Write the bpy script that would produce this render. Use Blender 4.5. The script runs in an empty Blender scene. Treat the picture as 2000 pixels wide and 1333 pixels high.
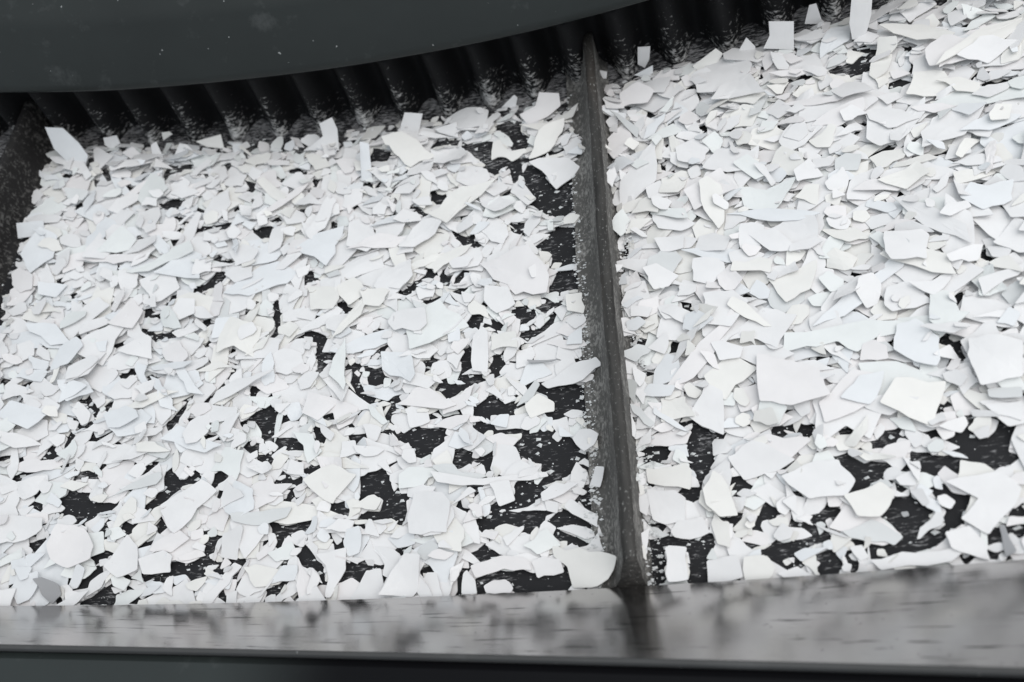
import bpy, bmesh, math, random
import numpy as np
from mathutils import Matrix, Vector

scene = bpy.context.scene
# ---------------------------------------------------------------- camera, light, exposure
CAM = [[0.99935, 0.012046, 0.033966, 0.0], [0.006026, 0.873358, -0.487042, -0.0865], [-0.035531, 0.486931, 0.872718, 0.496]]
cam_data = bpy.data.cameras.new('camera')
cam_data.sensor_width = 36.0
cam_data.lens = 27.0
cam_data.clip_start = 0.01
cam_data.clip_end = 50.0
camera = bpy.data.objects.new('camera', cam_data)
scene.collection.objects.link(camera)
camera.matrix_world = Matrix([CAM[0], CAM[1], CAM[2], [0, 0, 0, 1]])
cam_data.dof.use_dof = True
cam_data.dof.focus_distance = 0.50
cam_data.dof.aperture_fstop = 5.6
scene.camera = camera

world = bpy.data.worlds.new('World')
scene.world = world
world.use_nodes = True
bg = world.node_tree.nodes['Background']
bg.inputs['Color'].default_value = (0.84, 0.93, 1.0, 1)
bg.inputs['Strength'].default_value = 0.70


def lamp(name, loc, target, size, power, color):
    d = bpy.data.lights.new(name, 'AREA')
    d.shape = 'DISK'
    d.size = size
    d.energy = power
    d.color = color
    o = bpy.data.objects.new(name, d)
    scene.collection.objects.link(o)
    o.location = loc
    o.rotation_euler = (Vector(target) - Vector(loc)).to_track_quat('-Z', 'Y').to_euler()
    return o


lamp('hall_lamp', (0.45, 0.05, 1.80), (0.05, 0.2, 0.0), 2.2, 24.5, (1.0, 0.966, 0.94))

scene.view_settings.view_transform = 'Standard'
scene.view_settings.look = 'None'
scene.view_settings.exposure = 0.0
scene.view_settings.gamma = 1.0
scene.view_settings.use_curve_mapping = False
scene.cycles.max_bounces = 8
scene.cycles.diffuse_bounces = 4
scene.render.filter_size = 2.5

# ---------------------------------------------------------------- helpers
C = scene.collection


def link(o, parent=None):
    C.objects.link(o)
    if parent is not None:
        o.parent = parent
    return o


def tag(o, label=None, cat=None, group=None, kind=None):
    if label: o['label'] = label
    if cat: o['category'] = cat
    if group: o['group'] = group
    if kind: o['kind'] = kind
    return o


def mesh_obj(name, verts, faces, mat, parent=None, smooth=False, uv=None, mats=None, mat_idx=None):
    me = bpy.data.meshes.new(name)
    me.from_pydata([tuple(map(float, v)) for v in verts], [], faces)
    for m in (mats or [mat]):
        me.materials.append(m)
    if mat_idx is not None:
        me.polygons.foreach_set('material_index', mat_idx)
    if smooth:
        me.polygons.foreach_set('use_smooth', [True] * len(me.polygons))
    if uv is not None:
        lay = me.uv_layers.new(name='UVMap')
        li = np.empty(len(me.loops), dtype=np.int32)
        me.loops.foreach_get('vertex_index', li)
        lay.data.foreach_set('uv', np.asarray(uv, dtype=np.float32)[li].ravel())
    me.update()
    return link(bpy.data.objects.new(name, me), parent)


def empty(name, loc=(0, 0, 0)):
    o = bpy.data.objects.new(name, None)
    o.empty_display_size = 0.05
    o.location = loc
    return link(o)


def sheet(rows):
    """Quads between successive rows of points (rows: list of equally long point lists)."""
    n = len(rows[0])
    verts = [p for r in rows for p in r]
    faces = [(i * n + j, i * n + j + 1, (i + 1) * n + j + 1, (i + 1) * n + j)
             for i in range(len(rows) - 1) for j in range(n - 1)]
    return verts, faces


# belt runs level, then bends upward on a wide radius; (s, y, h) = along, across, up from the belt
X0, RAD = -0.3576, 1.5429


def bend(s, y, h):
    s = np.asarray(s, float); y = np.asarray(y, float); h = np.asarray(h, float)
    th = np.maximum(s - X0, 0) / RAD
    x = np.where(s > X0, X0 + RAD * np.sin(th), s) - h * np.sin(th)
    z = np.where(s > X0, RAD * (1 - np.cos(th)), 0.0) + h * np.cos(th)
    return np.stack(np.broadcast_arrays(x, y, z), -1)


# ---------------------------------------------------------------- materials
class Nodes:
    def __init__(self, name):
        self.m = bpy.data.materials.new(name)
        self.m.use_nodes = True
        self.t = self.m.node_tree
        self.p = self.t.nodes['Principled BSDF']

    def n(self, kind, **kw):
        nd = self.t.nodes.new(kind)
        for k, v in kw.items():
            setattr(nd, k, v)
        return nd

    def l(self, a, b):
        self.t.links.new(a, b)

    def coord(self, out='UV', scale=(1, 1, 1), rot=(0, 0, 0)):
        tc = self.n('ShaderNodeTexCoord')
        mp = self.n('ShaderNodeMapping')
        mp.inputs['Scale'].default_value = scale
        mp.inputs['Rotation'].default_value = rot
        self.l(tc.outputs[out], mp.inputs['Vector'])
        return mp.outputs['Vector']

    def noise(self, vec, scale=1.0, detail=3.0, rough=0.55, dist=0.0):
        nd = self.n('ShaderNodeTexNoise')
        nd.inputs['Scale'].default_value = scale
        nd.inputs['Detail'].default_value = detail
        nd.inputs['Roughness'].default_value = rough
        nd.inputs['Distortion'].default_value = dist
        self.l(vec, nd.inputs['Vector'])
        return nd.outputs['Fac']

    def ramp(self, fac, stops):
        nd = self.n('ShaderNodeValToRGB')
        cr = nd.color_ramp
        while len(cr.elements) < len(stops):
            cr.elements.new(0.5)
        for e, (pos, col) in zip(cr.elements, stops):
            e.position = pos
            e.color = (*col, 1) if isinstance(col, tuple) else (col, col, col, 1)
        self.l(fac, nd.inputs['Fac'])
        return nd.outputs['Color']

    def mix(self, fac, a, b, mode='MIX'):
        nd = self.n('ShaderNodeMix', data_type='RGBA', blend_type=mode)
        for sock, v in ((nd.inputs['Factor'], fac), (nd.inputs['A'], a), (nd.inputs['B'], b)):
            if isinstance(v, (int, float)):
                sock.default_value = v
            elif isinstance(v, tuple):
                sock.default_value = (*v, 1)
            else:
                self.l(v, sock)
        return nd.outputs['Result']

    def math(self, op, a, b=0.0):
        nd = self.n('ShaderNodeMath', operation=op)
        for sock, v in ((nd.inputs[0], a), (nd.inputs[1], b)):
            if isinstance(v, (int, float)):
                sock.default_value = v
            else:
                self.l(v, sock)
        return nd.outputs[0]

    def bump(self, height, strength=0.3, dist=0.001):
        nd = self.n('ShaderNodeBump')
        nd.inputs['Strength'].default_value = strength
        nd.inputs['Distance'].default_value = dist
        self.l(height, nd.inputs['Height'])
        self.l(nd.outputs['Normal'], self.p.inputs['Normal'])

    def set(self, **kw):
        names = {'color': 'Base Color', 'rough': 'Roughness', 'metal': 'Metallic', 'spec': 'Specular IOR Level'}
        for k, v in kw.items():
            s = self.p.inputs[names[k]]
            if isinstance(v, tuple):
                s.default_value = (*v, 1)
            elif isinstance(v, (int, float)):
                s.default_value = v
            else:
                self.l(v, s)
        return self


def flake_material(name, col):
    k = Nodes(name)
    v = k.coord('Object', (1, 1, 1))
    big = k.noise(v, 45.0, 3, 0.6)
    c = k.mix(k.ramp(big, [(0.3, 0.0), (0.7, 1.0)]), tuple(x * 0.93 for x in col), col)
    fine = k.noise(v, 420.0, 4, 0.7)
    c = k.mix(k.ramp(fine, [(0.68, 0.0), (0.82, 0.35)]), c, tuple(x * 0.55 for x in col))
    k.set(color=c, rough=0.5, spec=0.35)
    k.bump(big, 0.25, 0.0012)
    return k.m


FLAKE = {
    'white': flake_material('flake_white', (0.81, 0.80, 0.80)),
    'warm': flake_material('flake_cream', (0.82, 0.805, 0.775)),
    'pink': flake_material('flake_pinkish', (0.82, 0.795, 0.792)),
    'blue': flake_material('flake_bluish', (0.785, 0.797, 0.812)),
    'green': flake_material('flake_greenish', (0.795, 0.81, 0.80)),
    'grey': flake_material('flake_pale_grey', (0.68, 0.69, 0.69)),
    'dgrey': flake_material('flake_dark_grey', (0.40, 0.40, 0.41)),
}
TINTS = list(FLAKE)


def rubber(name, base, dust, amount, along=140.0, across=560.0, height_fade=None, space='UV'):
    """Black rubber with streaky pale dust; the streaks lie along the running direction."""
    k = Nodes(name)
    v = k.coord(space, (along, along, across) if space == 'Object' and height_fade else (along, across, along))
    streak = k.noise(v, 1.0, 4, 0.65, 0.25)
    v2 = k.coord(space, (34, 40, 34))
    patch = k.noise(v2, 1.0, 3, 0.6)
    f = k.math('ADD', streak, k.math('MULTIPLY', k.math('SUBTRACT', patch, 0.5), 0.5))
    if height_fade:
        uvn = k.n('ShaderNodeSeparateXYZ')
        tc = k.n('ShaderNodeTexCoord')
        k.l(tc.outputs['UV'], uvn.inputs[0])
        mr = k.n('ShaderNodeMapRange')
        mr.inputs['From Min'].default_value = height_fade[0]
        mr.inputs['From Max'].default_value = height_fade[1]
        mr.inputs['To Min'].default_value = height_fade[2]
        mr.inputs['To Max'].default_value = height_fade[3]
        k.l(uvn.outputs['Y'], mr.inputs['Value'])
        f = k.math('ADD', f, mr.outputs['Result'])
    fac = k.ramp(f, [(0.62 - amount, 0.0), (0.80 - amount, 1.0)])
    k.set(color=k.mix(fac, base, dust), rough=0.75, spec=0.25)
    k.bump(streak, 0.35, 0.0008)
    return k.m


M_BELT = rubber('belt_rubber', (0.018, 0.018, 0.020), (0.34, 0.335, 0.34), 0.045, 170.0, 620.0, (0.32, 0.40, 0.0, 0.12))
M_WALL = rubber('sidewall_rubber', (0.008, 0.008, 0.009), (0.60, 0.59, 0.58), 0.045, 230.0, 560.0,
                (-0.034, 0.030, 0.13, -0.20), 'Object')
M_END = rubber('shaded_cleat_rubber', (0.016, 0.015, 0.015), (0.13, 0.125, 0.12), 0.09, 300.0, 330.0, None, 'Object')  # end cleat's shade painted in: a darker, less dusty copy of the rubber
M_FLANK = rubber('dusty_cleat_flank', (0.10, 0.097, 0.092), (0.29, 0.28, 0.265), 0.14, 420.0, 300.0, None, 'Object')


def cleat_top_material():
    k = Nodes('worn_cleat_top')
    v = k.coord('Object', (260, 30, 260))
    a = k.noise(v, 1.0, 4, 0.6)
    c = k.ramp(a, [(0.3, (0.022, 0.021, 0.020)), (0.75, (0.060, 0.057, 0.053))])
    rust = k.noise(k.coord('Object', (40, 9, 40)), 1.0, 2, 0.5)
    c = k.mix(k.ramp(rust, [(0.62, 0.0), (0.75, 0.4)]), c, (0.055, 0.044, 0.036))
    spk = k.noise(k.coord('Object', (700, 420, 700)), 1.0, 2, 0.6)
    c = k.mix(k.ramp(spk, [(0.62, 0.0), (0.72, 0.7)]), c, (0.24, 0.24, 0.23))
    k.set(color=c, rough=0.6, spec=0.3)
    k.bump(a, 0.3, 0.0006)
    return k.m


def steel_material():
    k = Nodes('dull_brushed_steel')
    brush = k.noise(k.coord('UV', (12, 900, 1)), 1.0, 4, 0.6)
    cloud = k.noise(k.coord('UV', (18, 30, 1)), 1.0, 3, 0.6)
    c = k.ramp(cloud, [(0.25, (0.42, 0.41, 0.405)), (0.75, (0.52, 0.507, 0.505))])
    scr = k.noise(k.coord('UV', (22, 330, 1), (0, 0, 0.05)), 1.0, 3, 0.6, 0.3)
    c = k.mix(k.ramp(scr, [(0.61, 0.0), (0.67, 0.9)]), c, (0.035, 0.035, 0.035))
    dots = k.n('ShaderNodeTexVoronoi', feature='F1')
    dots.inputs['Scale'].default_value = 1.0
    k.l(k.coord('UV', (160, 160, 1)), dots.inputs['Vector'])
    c = k.mix(k.ramp(dots.outputs['Distance'], [(0.05, 0.8), (0.09, 0.0)]), c, (0.04, 0.04, 0.04))
    r = k.ramp(cloud, [(0.3, 0.12), (0.7, 0.21)])
    k.set(color=c, metal=1.0, rough=r)
    k.bump(brush, 0.06, 0.0004)
    return k.m


def hood_material(name, base, rough=0.42):
    k = Nodes(name)
    v = k.coord('Object')
    cloud = k.noise(v, 9.0, 4, 0.6)
    c = k.mix(k.ramp(cloud, [(0.3, 0.0), (0.7, 1.0)]), tuple(x * 0.82 for x in base), tuple(x * 1.12 for x in base))
    smear = k.noise(v, 38.0, 5, 0.7)
    c = k.mix(k.ramp(smear, [(0.58, 0.0), (0.85, 0.30)]), c, (0.16, 0.165, 0.165))
    vo = k.n('ShaderNodeTexVoronoi', feature='F1')
    vo.inputs['Scale'].default_value = 110.0
    wob = k.n('ShaderNodeMix', data_type='VECTOR')
    wob.inputs['Factor'].default_value = 0.003
    nz = k.n('ShaderNodeTexNoise')
    nz.inputs['Scale'].default_value = 300.0
    k.l(v, nz.inputs['Vector'])
    k.l(v, wob.inputs['A'])
    k.l(nz.outputs['Color'], wob.inputs['B'])
    k.l(wob.outputs['Result'], vo.inputs['Vector'])
    rnd = k.n('ShaderNodeSeparateColor')
    k.l(vo.outputs['Color'], rnd.inputs[0])
    size = k.math('MULTIPLY', k.math('POWER', rnd.outputs[0], 2.2), 0.085)
    spot = k.math('LESS_THAN', vo.outputs['Distance'], size)
    c = k.mix(k.math('MULTIPLY', spot, 0.75), c, (0.42, 0.43, 0.43))
    k.set(color=c, rough=rough, spec=0.3)
    k.bump(smear, 0.05, 0.001)
    return k.m


M_TOP = cleat_top_material()
M_STEEL = steel_material()
M_RIM = hood_material('grimy_rim_paint', (0.06, 0.06, 0.06), 0.7)
M_HOOD = hood_material('dark_grey_plastic', (0.019, 0.0225, 0.022))
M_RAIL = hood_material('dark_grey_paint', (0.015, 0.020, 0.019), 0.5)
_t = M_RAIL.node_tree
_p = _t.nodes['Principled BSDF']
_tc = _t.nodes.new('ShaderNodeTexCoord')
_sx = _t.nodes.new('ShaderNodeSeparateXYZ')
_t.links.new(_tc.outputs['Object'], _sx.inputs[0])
_mr = _t.nodes.new('ShaderNodeMapRange')      # shadow over the rail's uphill length, painted into its colour and gloss
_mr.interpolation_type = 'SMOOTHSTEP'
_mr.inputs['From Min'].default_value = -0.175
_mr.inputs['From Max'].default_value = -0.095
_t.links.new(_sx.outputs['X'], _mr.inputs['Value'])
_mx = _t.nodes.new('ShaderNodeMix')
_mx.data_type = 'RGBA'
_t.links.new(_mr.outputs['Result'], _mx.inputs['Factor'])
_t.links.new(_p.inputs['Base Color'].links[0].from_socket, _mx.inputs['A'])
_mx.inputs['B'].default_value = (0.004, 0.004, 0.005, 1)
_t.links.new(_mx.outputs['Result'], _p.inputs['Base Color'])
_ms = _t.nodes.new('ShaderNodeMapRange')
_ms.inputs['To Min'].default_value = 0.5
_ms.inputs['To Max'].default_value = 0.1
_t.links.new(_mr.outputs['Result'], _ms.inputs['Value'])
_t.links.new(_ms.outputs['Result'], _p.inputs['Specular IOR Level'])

# ---------------------------------------------------------------- measured layout (metres on the belt)
GAPS = [  # openings in the bed where the belt shows, outlines in tenths of a millimetre (along, across)
    [(-3233,712),(-3144,748),(-3055,744),(-3003,672),(-2819,662),(-2907,619),(-2989,647),(-3000,598),(-3039,563),(-3086,594),(-3191,613),(-3170,668)],
    [(-3460,994),(-3416,1079),(-3355,1026),(-3366,1000)],
    [(-3323,1071),(-3312,1098),(-3284,1097),(-3305,1051)],
    [(-3208,837),(-3145,880),(-3087,898),(-2997,852),(-3093,875)],
    [(-2532,847),(-2496,884),(-2422,812),(-2286,858),(-2273,826),(-2404,762),(-2517,655),(-2604,627),(-2616,651),(-2562,711),(-2496,777)],
    [(-2692,877),(-2639,946),(-2600,970),(-2673,876)],
    [(-2508,541),(-2479,552),(-2437,504),(-2481,458)],
    [(-2585,385),(-2497,423),(-2515,395),(-2571,379)],
    [(-2888,292),(-2798,360),(-2803,314),(-2862,286)],
    [(-2934,125),(-2821,269),(-2817,212),(-2890,136),(-2941,109)],
    [(-2894,27),(-2804,85),(-2725,139),(-2675,25)],
    [(-2351,272),(-2280,276),(-2259,236),(-2209,280),(-2141,301),(-2062,271),(-2108,261),(-2207,274),(-2205,235),(-2112,222),(-2138,179),(-2196,169),(-2254,214),(-2347,205)],
    [(-2524,192),(-2369,194),(-2373,161),(-2434,168)],
    [(-1717,493),(-1670,503),(-1637,444),(-1630,364),(-1644,342),(-1669,422)],
    [(-1642,479),(-1524,497),(-1440,499),(-1542,457)],
    [(-1496,315),(-1466,347),(-1410,290),(-1327,200),(-1327,157),(-1389,223),(-1461,237)],
    [(-1219,174),(-1092,229),(-1087,180),(-1246,117)],
    [(-1324,627),(-1195,562),(-1204,540),(-1304,568)],
    [(-1555,869),(-1454,863),(-1461,827),(-1539,843)],
    [(-1766,781),(-1693,790),(-1751,765)],
    [(-1642,787),(-1558,807),(-1559,771),(-1640,769)],
    [(-2179,860),(-2098,869),(-2097,801),(-2159,797)],
    [(-2139,403),(-2072,436),(-2090,345),(-2131,312)],
    [(-2133,698),(-2116,740),(-2096,685)],
    [(-2013,354),(-1972,358),(-1970,319),(-2000,320)],
    [(-1682,82),(-1563,137),(-1599,69)],
    [(-1526,51),(-1456,44),(-1464,23)],
    [(-1984,67),(-1927,45),(-1939,19)],
    [(-2750,522),(-2690,527),(-2686,492),(-2724,492)],
    [(-2878,525),(-2855,524),(-2847,471),(-2865,471)],
    [(-3360,412),(-3271,417),(-3290,383),(-3282,319),(-3309,365)],
    [(-3089,50),(-3037,71),(-3011,28),(-3092,23)],
    [(-3405,695),(-3371,695),(-3364,652),(-3391,652)],
    [(-3596,866),(-3558,866),(-3556,840),(-3585,840)],
    [(-2796,956),(-2763,955),(-2759,923),(-2785,924)],
    [(-1981,1023),(-1900,1039),(-1931,995)],
    [(-1878,986),(-1822,958),(-1881,929)],
    [(-1641,702),(-1611,707),(-1621,653)],
    [(-2072,232),(-1992,219),(-2012,203)],
    [(-1945,285),(-1847,271),(-1878,247)],
    [(-2576,29),(-2503,65),(-2528,25)],
    [(-3736,1023),(-3704,1003),(-3723,983)],
    [(-1627,275),(-1576,251),(-1603,241)],
    [(-2647,205),(-2620,193),(-2627,177)],
    [(-2445,70),(-2415,70),(-2409,45),(-2439,45)],
    [(-1140,784),(-985,822),(-954,748),(-924,675),(-825,634),(-832,577),(-813,485),(-847,476),(-897,507),(-1147,514),(-1113,535),(-972,551),(-981,644),(-1050,671),(-1126,652)],
    [(-789,967),(-729,975),(-747,890)],
    [(-507,914),(-435,914),(-409,852),(-478,798),(-514,800)],
    [(-385,838),(-280,876),(-267,816),(-290,771),(-326,833)],
    [(-462,679),(-288,707),(-196,705),(-426,671)],
    [(-115,676),(-13,701),(-2,655),(87,625),(31,574),(-25,534),(-126,519),(-239,527),(-273,552),(-115,563)],
    [(-350,446),(-238,489),(-59,487),(85,482),(29,410),(-59,416),(-192,436),(-315,395)],
    [(-82,918),(238,862),(281,812),(245,724),(99,658),(66,717),(56,787),(-70,846)],
    [(304,809),(414,809),(523,787),(542,414),(414,382),(332,441),(303,508),(284,586),(351,624),(354,702),(291,765)],
    [(128,446),(194,474),(330,389),(339,357),(287,366),(203,409),(148,391)],
    [(104,352),(179,347),(335,264),(272,268)],
    [(402,352),(515,323),(518,211),(405,208),(449,256)],
    [(-366,254),(-323,304),(-201,240),(-354,222)],
    [(-351,113),(-199,142),(-17,117),(195,141),(202,32),(87,13),(-102,16),(-134,68),(-263,94),(-294,25),(-337,16)],
    [(-462,22),(-440,143),(-419,173),(-427,101),(-429,15)],
    [(-698,175),(-654,194),(-608,171),(-686,159)],
    [(-1250,192),(-1184,227),(-1020,204),(-1097,170),(-1229,122)],
    [(-1186,238),(-1008,204),(-860,216),(-1019,197)],
    [(129,236),(228,189),(227,159),(165,193)],
    [(386,22),(499,74),(496,16)],
    [(-468,549),(-398,510),(-444,528)],
    [(685,270),(893,264),(905,213),(741,223),(748,79),(742,12),(674,16),(651,104)],
    [(697,813),(814,811),(818,743),(691,735)],
    [(691,603),(783,585),(700,585)],
    [(881,536),(939,530),(934,484)],
    [(682,361),(783,353),(711,344)],
    [(-1233,338),(-1199,348),(-1207,315)],
    [(-754,561),(-713,564),(-736,549)],
    [(-845,305),(-816,309),(-823,244)],
    [(-59,384),(-15,392),(-37,351)],
    [(943,784),(1067,791),(1065,682),(992,572),(963,683),(998,722)],
    [(857,544),(988,541),(969,460),(903,497)],
    [(771,273),(969,287),(1016,273),(1008,205),(902,204),(766,224)],
    [(901,194),(969,199),(972,140),(985,92),(976,12),(872,14),(892,108)],
    [(1075,358),(1191,362),(1158,331),(1092,341)],
    [(1136,573),(1261,590),(1229,568),(1150,568)],
    [(1431,628),(1519,643),(1465,603),(1437,606)],
    [(1182,510),(1235,541),(1298,508),(1233,528)],
    [(1295,387),(1380,389),(1373,345),(1292,338),(1255,273),(1280,349)],
    [(1535,300),(1606,346),(1693,356),(1693,332),(1581,305)],
    [(1397,294),(1497,289),(1581,257),(1495,278)],
    [(1276,165),(1483,205),(1621,230),(1598,204),(1457,160),(1340,104),(1314,115)],
    [(1534,117),(1612,138),(1648,75),(1627,28),(1573,18),(1527,53),(1561,73)],
    [(1694,67),(1728,69),(1710,21),(1690,23)],
    [(1380,73),(1464,94),(1406,67)],
    [(1471,464),(1515,449),(1499,436)],
    [(1724,642),(1821,578),(1849,584),(1969,568),(1908,487),(1804,451),(1747,428),(1807,510),(1775,574)],
    [(1984,439),(2032,423),(1998,423)],
    [(2108,609),(2314,525),(2217,534),(2188,480),(2135,506),(2138,555)],
    [(2321,587),(2374,598),(2515,586),(2518,481),(2453,500),(2362,552)],
    [(2146,409),(2249,359),(2317,345),(2238,250),(2267,211),(2177,230),(2177,266),(2220,307),(2158,389)],
    [(1894,297),(1970,373),(2046,374),(2093,321),(2126,290),(2080,267),(2050,207),(2016,165),(1977,178),(1942,245)],
    [(1927,137),(1968,174),(2037,154),(2097,202),(2153,196),(2120,128),(2035,109),(1950,90)],
    [(2340,159),(2406,178),(2386,102),(2346,123)],
    [(2447,244),(2518,262),(2510,232)],
    [(2443,174),(2495,177),(2483,135),(2453,129)],
    [(2184,35),(2234,48),(2267,88),(2247,38)],
    [(2311,49),(2336,60),(2355,45),(2330,35)],
    [(1808,148),(1825,147),(1811,80),(1797,81)],
    [(1821,149),(1927,135),(1908,125)],
    [(1213,213),(1236,207),(1222,179)],
    [(1719,193),(1781,164),(1740,172)],
    [(1079,119),(1097,117),(1088,85)],
    [(1130,45),(1153,43),(1144,11)],
    [(-2658,2308),(-2639,2356),(-2504,2472),(-2441,2519),(-2411,2441),(-2474,2396),(-2570,2369),(-2634,2331)],
    [(-2811,2316),(-2784,2307),(-2774,2249),(-2834,2204)],
    [(-2916,2127),(-2837,2156),(-2871,2118)],
    [(-3790,1556),(-3763,1577),(-3683,1576),(-3709,1533)],
    [(-1990,1249),(-1923,1312),(-1829,1307),(-1809,1106),(-1872,1097),(-1919,1218)],
    [(-1794,1093),(-1638,1084),(-1563,1009),(-1666,1015)],
    [(-2059,1199),(-1978,1255),(-1982,1242)],
    [(-1642,1922),(-1513,1836),(-1616,1837)],
    [(-1757,1864),(-1642,1925),(-1715,1860)],
    [(-1968,1887),(-1922,1945),(-1971,2197),(-1952,2195),(-1900,1898)],
    [(-1769,2369),(-1723,2450),(-1691,2373)],
    [(-1520,1734),(-1407,1695),(-1431,1668),(-1502,1696)],
    [(-1580,1797),(-1567,1796),(-1533,1577),(-1550,1578)],
    [(-3181,1320),(-3192,1404),(-3149,1348)],
    [(-3087,1360),(-3085,1402),(-3015,1414)],
    [(-3324,1053),(-3313,1186),(-3276,1172),(-3293,1079)],
    [(-3467,995),(-3419,1067),(-3355,1027)],
    [(-3140,1129),(-3000,1187),(-3052,1141)],
    [(-2535,2070),(-2414,2032),(-2468,2024)],
    [(-2295,1137),(-2175,1125),(-2264,1113)],
    [(-1522,1168),(-1488,1152),(-1428,1045),(-1488,1062)],
    [(-1451,1216),(-1389,1238),(-1411,1206)],
    [(-1442,2148),(-1421,2146),(-1399,2082),(-1331,2090),(-1342,2061),(-1397,2059)],
    [(-2273,2887),(-2114,2927),(-2101,2845),(-2151,2788)],
    [(-3237,2865),(-3171,2872),(-3179,2842)],
    [(-2951,2826),(-2863,2834),(-2901,2806)],
    [(-3937,1615),(-3871,1600),(-3911,1557)],
    [(-1291,1557),(-1247,1456),(-1271,1444)],
    [(-3129,2466),(-3073,2477),(-3080,2447)],
    [(-3644,2350),(-3597,2361),(-3610,2333)],
    [(-3506,2241),(-3462,2237),(-3473,2200)],
    [(-2234,1793),(-2197,1795),(-2215,1769)],
    [(-2461,1858),(-2410,1878),(-2429,1834)],
    [(-3073,1630),(-2999,1636),(-3019,1607)],
    [(-3009,1673),(-2930,1655),(-2962,1648)],
    [(-2855,1631),(-2813,1625),(-2832,1608)],
    [(-3235,1232),(-3150,1258),(-3168,1227)],
    [(-2454,1264),(-2395,1268),(-2413,1231)],
    [(-2222,1595),(-2174,1589),(-2190,1570)],
    [(-2029,1463),(-1991,1475),(-1989,1426)],
    [(-3254,2021),(-3239,2067),(-3220,2075),(-3234,2025)],
    [(-3001,2187),(-2960,2193),(-2958,2129)],
    [(-3792,2487),(-3750,2469),(-3757,2444)],
    [(-1445,1369),(-1417,1401),(-1411,1360)],
    [(-1964,1037),(-1909,1053),(-1926,1002)],
    [(-1862,967),(-1814,984),(-1806,939)],
    [(-3502,1552),(-3436,1646),(-3354,1785),(-3423,1646),(-3482,1530)],
    [(-3389,1954),(-3264,2005),(-3274,1990)],
    [(-2565,2626),(-2339,2601),(-2442,2598)],
    [(-2984,2004),(-2852,1922),(-2799,1935)],
    [(-2407,1351),(-2288,1485),(-2247,1582),(-2278,1470)],
    [(-2619,1209),(-2524,1342),(-2469,1451),(-2509,1334),(-2578,1174)],
    [(-3076,1930),(-3036,1937),(-3189,1834)],
    [(-2849,1968),(-2668,1972),(-2718,1947)],
    [(-2394,1669),(-2378,1690),(-2419,1660)],
    [(-3330,1421),(-3215,1440),(-3237,1422)],
    [(-1000,2176),(-895,2241),(-751,2364),(-747,2300),(-853,2236),(-916,2158)],
    [(-691,2276),(-667,2352),(-655,2239),(-619,2203),(-660,2217)],
    [(-578,2213),(-515,2313),(-524,2221)],
    [(-588,2137),(-468,2151),(-534,2130)],
    [(-802,2082),(-681,2104),(-720,2068)],
    [(36,2424),(104,2491),(212,2566),(499,2504),(497,2226),(384,2233),(269,2255),(179,2288),(142,2373)],
    [(123,2056),(190,2179),(368,2161),(363,2043),(212,2034)],
    [(373,1983),(472,1979),(513,1816),(516,1650),(395,1616),(388,1754),(355,1843)],
    [(-160,1911),(-57,1932),(31,1867),(-83,1842),(-122,1902)],
    [(32,1911),(96,1936),(209,1925),(95,1872)],
    [(68,1735),(170,1860),(118,1762)],
    [(-471,1860),(-355,1910),(-404,1808)],
    [(-300,1816),(-262,1839),(-197,1794),(-262,1800)],
    [(-95,1716),(-7,1732),(80,1733),(-45,1681)],
    [(-1169,1862),(-1099,1899),(-1056,1872)],
    [(-1136,1727),(-1044,1740),(-1092,1692)],
    [(-492,1587),(-442,1595),(-445,1499),(-483,1510)],
    [(-475,1640),(-438,1678),(-449,1623)],
    [(-287,1494),(-270,1574),(-220,1560),(-231,1474),(-280,1440)],
    [(-246,1660),(-202,1661),(-221,1633)],
    [(-756,1589),(-666,1600),(-740,1539)],
    [(-1168,1518),(-1051,1535),(-1059,1481),(-1153,1441)],
    [(-1348,1597),(-1243,1602),(-1293,1583)],
    [(-1202,1591),(-1038,1527),(-1118,1542)],
    [(-1287,1508),(-1252,1512),(-1249,1449),(-1272,1451)],
    [(-531,1455),(-430,1444),(-329,1392),(-416,1395),(-451,1326),(-460,1407)],
    [(-680,1390),(-579,1393),(-478,1375),(-549,1291)],
    [(-408,1161),(-289,1283),(-215,1223),(-124,1144)],
    [(-1258,1389),(-1110,1336),(-1161,1334)],
    [(-919,1047),(-811,1102),(-587,1070),(-607,972),(-677,929),(-747,885),(-803,988)],
    [(-1273,1073),(-1136,1089),(-1193,1036)],
    [(-1024,1100),(-948,1094),(-984,1080)],
    [(-629,1163),(-543,1170),(-592,1153)],
    [(-405,1066),(-370,1113),(-272,1066),(-368,1038)],
    [(-224,1036),(-129,1027),(-176,1017)],
    [(-34,1331),(229,1324),(263,1268),(368,1280),(462,1305),(481,1020),(443,929),(366,973),(326,1086),(212,1125),(164,1081),(83,1115),(144,1207),(97,1238)],
    [(-70,984),(81,993),(150,949),(274,913),(258,786),(-82,854),(-105,915)],
    [(448,1024),(520,748),(412,759),(429,884)],
    [(293,1458),(353,1489),(340,1451)],
    [(-118,1200),(-22,1230),(-70,1197)],
    [(-506,891),(-435,915),(-409,835),(-492,841)],
    [(714,2286),(801,2284),(762,2260)],
    [(896,1462),(935,1519),(977,1435)],
    [(720,1697),(790,1691),(754,1680)],
    [(698,1553),(766,1535),(739,1494),(706,1513)],
    [(637,1511),(683,1503),(658,1488)],
    [(653,1334),(838,1322),(759,1306)],
    [(667,1134),(994,1122),(843,1126)],
    [(1006,1779),(1056,1762),(1038,1705),(1016,1709)],
    [(703,813),(799,763),(756,745),(694,775)],
    [(-139,2660),(-57,2628),(-98,2587)],
    [(-642,2675),(-470,2596),(-384,2500),(-510,2545)],
    [(-1005,1314),(-932,1354),(-978,1298)],
    [(-94,1210),(-70,1195),(-130,1189)],
    [(669,2357),(693,2336),(679,2129),(654,2134)],
    [(641,1576),(701,1593),(662,1546)],
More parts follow.
